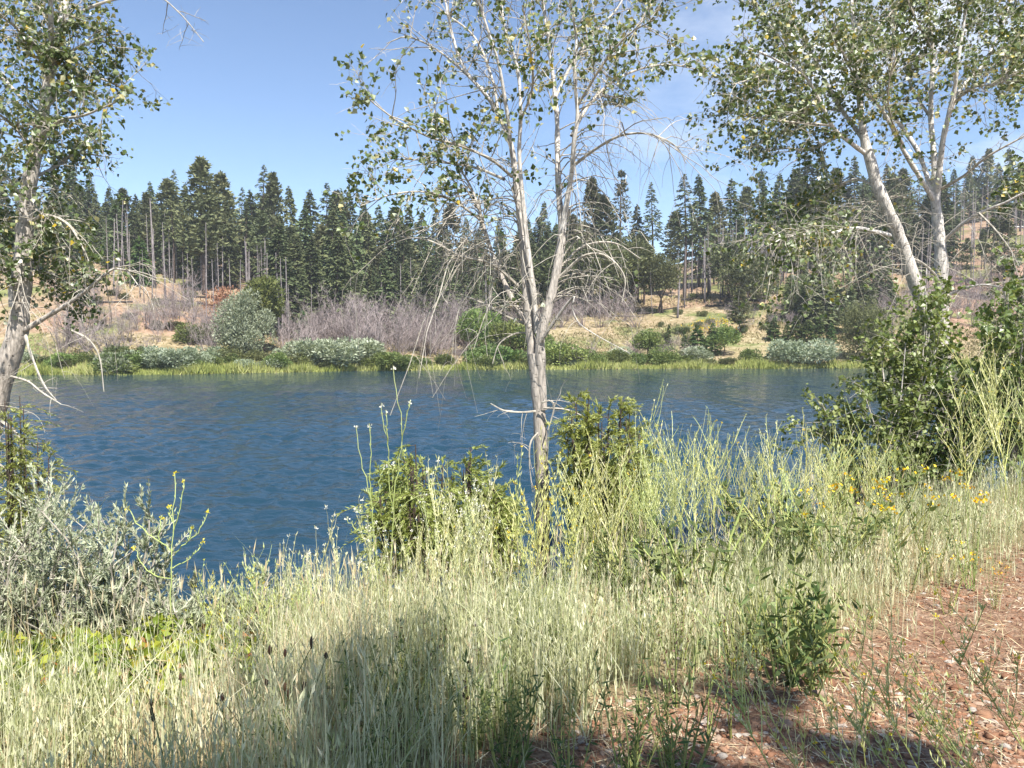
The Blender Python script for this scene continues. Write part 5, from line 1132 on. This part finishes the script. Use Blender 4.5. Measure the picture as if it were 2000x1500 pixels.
# sagebrush at the crest
def sagebrush(w, h, n, nst=14, twiggy=.3):
    st = MB(); lv = MB()
    az = R_(0, 6.28, nst); D = norm(np.stack([np.cos(az) * w / h, np.sin(az) * w / h, R_(.8, 1.6, nst)], 1))
    S = curve_pts(np.zeros((nst, 3)) - [0, 0, .1], D, h * R_(.6, 1, nst), 7, -.15, .2, .03)
    tubes(st, S, np.linspace(.012, .004, 7)[None] * np.ones((nst, 1)), 4, A=.3)
    m = nst * 22; k = RNG.integers(0, nst, m); tt = R_(.25, 1, m) * 6; i = np.minimum(tt.astype(int), 5); f = (tt - i)[:, None]
    q = S[k, i] * (1 - f) + S[k, i + 1] * f
    C = curve_pts(q, rdir(m, .9), R_(.08, .20, m) * h * 1.2, 5, -.2, .2, .03); tubes(st, C, np.tile(np.linspace(.003, .0015, 5), (m, 1)), 3, A=R_(.5, 1, m))
    k = RNG.integers(0, m, n); k = k[R_(0, 1, m)[k] > twiggy]; n = len(k)
    tt = R_(.1, 1, n) * 4; i = np.minimum(tt.astype(int), 3); f = (tt - i)[:, None]
    p = C[k, i] * (1 - f) + C[k, i + 1] * f
    kites(lv, p, norm(norm(C[k, i + 1] - C[k, i]) + rdir(n, .3) * .7), rdir(n, .3), .035 * R_(.6, 1.3, n), .009, R_(0, 1, n))
    return [('branches', st.mesh('branches', M['twig'])), ('foliage', lv.mesh('foliage', M['sage']))], h
SAGE = [sagebrush(.6, 1.2, 20000, 20, .2), sagebrush(.26, .95, 11000, 12, .05), sagebrush(.4, .55, 8000, 12, .1), sagebrush(.7, .9, 6500, 16, .5)]
for px, d, pr, h, lb in [(20, 5.2, 0, 1.25, 'large silvery sagebrush under the leaning cottonwood'), (-60, 5.0, 0, 1.2, 'broad sagebrush at the edge of the brambles'), (95, 5.4, 3, 1.05, 'half bare grey sagebrush over the blue water'), (212, 5.0, 1, 1.12, 'slim upright pale sagebrush beside the tall mustard stalk'), (130, 5.1, 3, .8, 'low twiggy sagebrush below the upright one'), (170, 4.9, 2, .6, 'small sagebrush at the foot of the upright one')]:
    x, y = pxy(px, d); plant('sagebrush', SAGE[pr], x, y, lb, 'sagebrush', h=h)
for px in [285, 325, 375, 410, 445, 480, 250, 520]:
    x, y = pxy(px + R_(-8, 8), R_(4.6, 4.9)); plant('sagebrush', SAGE[2], x, y, 'knee high grey sagebrush on the crest against the water', 'sagebrush', 'small sagebrush on the crest', h=R_(.38, .62))
# brambles
def bramble(w, h, nc, n):
    st = MB(); lv = MB(); az = R_(0, 6.28, nc)
    D = norm(np.stack([np.cos(az), np.sin(az), R_(.5, 1.0, nc)], 1)); C = curve_pts(np.zeros((nc, 3)), D, w * R_(.5, 1, nc), 8, .8, .3, .02)
    C[..., 2] = np.maximum(C[..., 2], .02) * h / (w * .35); tubes(st, C, np.linspace(.006, .003, 8)[None] * np.ones((nc, 1)), 4, A=R_(0, 1, nc))
    k = RNG.integers(0, nc, n); tt = R_(.1, 1, n) * 7; i = np.minimum(tt.astype(int), 6); f = (tt - i)[:, None]
    p = C[k, i] * (1 - f) + C[k, i + 1] * f + RNG.normal(size=(n, 3)) * .035
    kites(lv, p, rdir(n, .2), rdir(n, 1.0), .045 * R_(.6, 1.3, n), .034 * R_(.7, 1.2, n), R_(0, 1, n), fold=.1)
    return [('canes', st.mesh('canes', M['cane'])), ('leaves', lv.mesh('leaves', M['bramble']))], h
BRAM = [bramble(.75, .3, 16, 1300), bramble(.65, .25, 14, 1100)]
for k, (px, d) in enumerate([(20, 4.2), (80, 4.4), (140, 4.5), (40, 3.9), (120, 4.1), (200, 4.3), (-40, 4.3), (260, 4.3), (90, 3.7), (320, 4.25), (0, 3.55), (380, 4.2), (60, 3.5), (170, 3.8), (240, 3.95), (300, 4.0), (-20, 3.8), (140, 3.55), (430, 4.3)]):
    x, y = pxy(px, d); plant('bramble', BRAM[k % 2], x, y, 'low yellow green bramble sprawling below the sagebrush', 'bramble', 'brambles below the sagebrush', h=R_(.26, .40))

# ------------------------------------------------------------------ grass, straw, gravel, stones
def blades(mb, X, Y, H, Wd, lean, v, seg=3, z=None):
    n = len(X); Z = hn(X, Y) - .015 if z is None else z
    az = R_(0, 6.28, n); la = R_(0, 6.28, n)
    S = np.stack([np.cos(az), np.sin(az), 0 * az], 1) * Wd[:, None] * .5
    Ld = np.stack([np.cos(la) * lean, np.sin(la) * lean, 0 * la], 1)
    rows = []
    tip = None
    for k in range(seg + 1):
        t = k / seg; w = (1 - t ** 2) * .92 + .08
        C = np.stack([X, Y, Z], 1) + Ld * (H * t ** 1.7)[:, None] + np.array([0, 0, 1.0]) * (H * t)[:, None]
        rows += [C - S * w, C + S * w]; tip = C
    V = np.stack(rows, 1); m = 2 * (seg + 1)
    Q = np.concatenate([np.array([[2 * k, 2 * k + 1, 2 * k + 3, 2 * k + 2]]) for k in range(seg)])[None] + (np.arange(n) * m)[:, None, None]
    mb.add(V, Q.reshape(-1, 4), A=np.repeat(v, m))
    return Ld
n = 135000
Y = 1.7 + 7.3 * R_(0, 1, n) ** 1.15; X = R_(-1, 1, n) * (Y * .74 + .5)
cr_ = crest(X); ok = Y < cr_ + 1.2
clump = vnoise(X, Y, 4.5, 3); big = vnoise(X, Y, .9, 8)
dd = dirt(X, Y)
pr = (1 - dd * .965) * np.clip(.05 + clump * 1.25 + .5 * (big - .5), .06, 1)
pr = pr * np.interp(X, [-.5, 1.2], [1, .62]) * np.where((X < -1.35) & (Y > 3.25 + .5 * fbm(X, Y, 2, 40)), .1, 1)
pr = pr * np.where((X > -.7) & (Y < 3.3), .5, 1)
pr = pr * np.interp(Y, [2.0, 3.0, 4.2, 9], [.42, .75, 1, .8])
ok &= RNG.random(n) < pr
X, Y = X[ok], Y[ok]; n = len(X)
hb = np.interp(X, [-4, -2.5, -1, 1, 3], [.27, .32, .44, .42, .34]) * np.interp(Y, [2, 3, 4.5], [.85, .95, 1]) * (.6 + .8 * vnoise(X, Y, 1.8, 12)); hb = np.where(dirt(X, Y) > .5, hb * .45, hb)
H = hb * np.where(RNG.random(n) < .12, R_(1.1, 1.5, n), R_(.45, 1.1, n))
v = np.clip(.52 + 1.15 * fbm(X, Y, 1.1, 17) + .5 * fbm(X, Y, 7, 19) + R_(-.38, .38, n) + np.interp(Y, [2, 5], [-.08, .1]), 0, 1)
gb = MB(); Ld = blades(gb, X, Y, H, R_(.0025, .006, n), np.where(RNG.random(n) < .16, R_(.3, 1.3, n), R_(0, .25, n)), v)
# narrow leaves hugging the stalks
m = int(n * 2.5); k = RNG.integers(0, n, m); t = R_(.12, .95, m)
P = np.stack([X[k], Y[k], hn(X[k], Y[k])], 1) + Ld[k] * (H[k] * t ** 1.7)[:, None] + np.array([0, 0, 1.]) * (H[k] * t)[:, None]
kites(gb, P, rdir(m, 2.2), rdir(m, .1), np.where(vnoise(X[k], Y[k], 1.2, 44) > .5, R_(.02, .05, m), R_(.03, .08, m)), np.where(vnoise(X[k], Y[k], 1.2, 44) > .5, R_(.006, .011, m), R_(.0035, .006, m)), np.clip(v[k] + R_(-.15, .2, m), 0, 1), wpos=.35)
tag(new_obj('bank_grass', gb.mesh('bank_grass', M['grass'])), 'dense pale green grass covering the near bank', 'grass', kind='stuff')
# straw coloured stalks with seed heads along the crest
n = 900; X = R_(-3.2, 3.5, n); Y = crest(X) + R_(-1.0, .7, n); ok = (RNG.random(n) < np.interp(X, [-3.2, -1.5, -.9, 0, 3.5], [.08, .5, 1, .6, .3])); X, Y = X[ok], Y[ok]; n = len(X)
sb = MB(); H = R_(.4, .68, n); v = R_(.5, 1, n); Ld = blades(sb, X, Y, H, R_(.003, .005, n), R_(0, .3, n), v)
tip = np.stack([X, Y, hn(X, Y)], 1) + Ld * H[:, None] + np.array([0, 0, 1.]) * H[:, None]
for j in range(3): kites(sb, tip - np.array([0, 0, .05]), norm(Ld + rdir(n) * .08 + [0, 0, 1.0]), rdir(n), R_(.06, .11, n), R_(.004, .007, n), v)
tag(new_obj('seeding_grass', sb.mesh('seeding_grass', M['straw'])), 'straw pale seeding grass along the crest of the bank', 'grass', kind='stuff')
# straw litter on the soil
n = 34000; Y = 1.7 + 4.6 * R_(0, 1, n); X = R_(-1, 1, n) * (Y * .74 + .5); ok = RNG.random(n) < (.25 + .75 * dirt(X, Y)) * np.clip(vnoise(X, Y, 2.2, 6) * 1.5 - .1, .12, 1); X, Y = X[ok], Y[ok]; n = len(X)
lb_ = MB(); P = np.stack([X, Y, hn(X, Y) + R_(.004, .02, n)], 1); D = rdir(n) * np.array([1, 1, .25])
kites(lb_, P, D, np.tile([0, 0, 1.0], (n, 1)) + RNG.normal(size=(n, 3)) * .3, R_(.03, .13, n), R_(.002, .006, n), R_(0, 1, n), wpos=.5)
tag(new_obj('dry_litter', lb_.mesh('dry_litter', M['straw'])), 'dry straw litter scattered over the red soil', 'litter', kind='stuff')
# gravel
def pebble_mesh(mb, P, S, v):
    base = np.array([[1, 0, 0], [-1, 0, 0], [0, 1, 0], [0, -1, 0], [0, 0, 1], [0, 0, -1], [.6, .6, .55], [-.6, .6, .5], [-.6, -.6, .55], [.6, -.6, .5]], float)
    F = np.array([[6, 4, 9], [9, 4, 8], [8, 4, 7], [7, 4, 6], [0, 6, 9], [9, 8, 3], [8, 7, 1], [7, 6, 2], [0, 2, 6], [2, 1, 7], [1, 3, 8], [3, 0, 9], [5, 2, 0], [5, 1, 2], [5, 3, 1], [5, 0, 3]])
    n = len(P); th = R_(0, 6.28, n); sc = S[:, None] * R_(.6, 1.25, (n, 3)) * np.array([1, 1, .6])
    V = base[None] * (1 + .22 * RNG.normal(size=(n, 10, 1))) * sc[:, None]
    c, s = np.cos(th)[:, None], np.sin(th)[:, None]
    V = np.stack([V[..., 0] * c - V[..., 1] * s, V[..., 0] * s + V[..., 1] * c, V[..., 2]], -1) + P[:, None]
    T_ = F[None] + (np.arange(n) * 10)[:, None, None]
    mb.add(V, T=T_.reshape(-1, 3), A=np.repeat(v, 10))
n = 60000; Y = 1.7 + 4.6 * R_(0, 1, n); X = R_(-.6, 1, n) * (Y * .74 + .5); ok = RNG.random(n) < dirt(X, Y) * np.clip(vnoise(X, Y, 1.5, 15) * 1.6 - .15, .1, 1); X, Y = X[ok], Y[ok]; n = len(X)
pb = MB(); pebble_mesh(pb, np.stack([X, Y, hn(X, Y)], 1), .005 + .016 * R_(0, 1, n) ** 4, np.clip(R_(0, 1, n) ** 1.5, 0, 1))
tag(new_obj('gravel', pb.mesh('gravel', M['gravel'])), 'fine reddish gravel on the open soil', 'gravel', kind='stuff')
STONES = []
for _ in range(6):
    m1 = MB(); pebble_mesh(m1, np.zeros((1, 3)), np.array([1.0]), np.array([.1])); me = m1.mesh('stone', M['stone'], True); STONES.append(me)
for px, py in zip(np.concatenate([R_(1500, 2000, 70), R_(1000, 1500, 24)]), np.concatenate([R_(1240, 1490, 70), R_(1400, 1490, 24)])):
    d = EYE / -float(tz(py)); x, y = pxy(px, d)
    if dirt(x, y) < .5: continue
    s = R_(.012, .03) if RNG.random() < .85 else R_(.03, .05)
    o = new_obj('stone', STONES[int(R_(0, 6))], None, (x, y, float(hn(x, y)) + s * .15)); o.scale = (s * R_(.8, 1.3), s * R_(.8, 1.2), s); o.rotation_euler = (R_(-.3, .3), R_(-.3, .3), R_(0, 6.28))
    tag(o, 'small rounded reddish stone lying on the open red soil', 'stone', 'stones on the red soil')

# ------------------------------------------------------------------ the tree behind the photographer that shades the foreground
T = Tree(8.0, lsize=.15); g0 = np.array([2.8, -4.2, float(hn(2.8, -4.2))])
Q = resample(np.array([[*(g0 - [0, 0, .3]), .24], [2.75, -4.1, 3, .19], [2.65, -3.8, 6, .12], [2.6, -3.6, 9.5, .03]]), 20)
tubes(T.wood, Q[:, :3], Q[:, 3], 10, A=np.linspace(0, .6, 20)[None])
RNG = np.random.default_rng(77); cc = np.array([2.75, -4.75, 7.9])
for k in range(64):
    d = rdir(1, .0)[0]; e = cc + d * np.array([2.7, 2.5, 2.3]) * R_(.6, 1.05)
    s_ = Q[int(R_(8, 18)), :3]
    Qb = resample(np.array([[*s_, .05], [*((s_ + e) * .5 + [0, 0, .25]), .03], [*e, .008]]), 10)
    tubes(T.wood, Qb[:, :3], Qb[:, 3], 5, A=.5)
    T.twigs(Qb[:, :3], Qb[:, 3], 16, .4, 1.0, .95, up=.1, t0=.3, per=11, sub=4, rr=.008)
T.done(g0, 'leafy shade tree standing behind the viewer on the flat bank', 'tree', 'shade_tree')

# ------------------------------------------------------------------ thin summer haze over the lake
hz = bpy.data.materials.new('thin_haze'); hz.use_nodes = True; hn_ = hz.node_tree.nodes; hn_.clear()
ho = hn_.new('ShaderNodeOutputMaterial'); hv = hn_.new('ShaderNodeVolumePrincipled')
hv.inputs['Color'].default_value = (.86, .92, 1.0, 1); hv.inputs['Density'].default_value = 0.0003; hv.inputs['Anisotropy'].default_value = 0.0
hz.node_tree.links.new(hv.outputs[0], ho.inputs['Volume'])
allz = float(Pf[..., 2].max()) + 36
mb = MB(); x0, x1, y0, y1, z0, z1 = -1750, 1750, -300, 1100, -9, allz
mb.add([[x0, y0, z0], [x1, y0, z0], [x1, y1, z0], [x0, y1, z0], [x0, y0, z1], [x1, y0, z1], [x1, y1, z1], [x0, y1, z1]],
       [[3, 2, 1, 0], [4, 5, 6, 7], [0, 1, 5, 4], [1, 2, 6, 5], [2, 3, 7, 6], [3, 0, 4, 7]])
tag(new_obj('haze', mb.mesh('haze', hz)), 'thin pale summer haze over the lake', 'haze', kind='stuff')
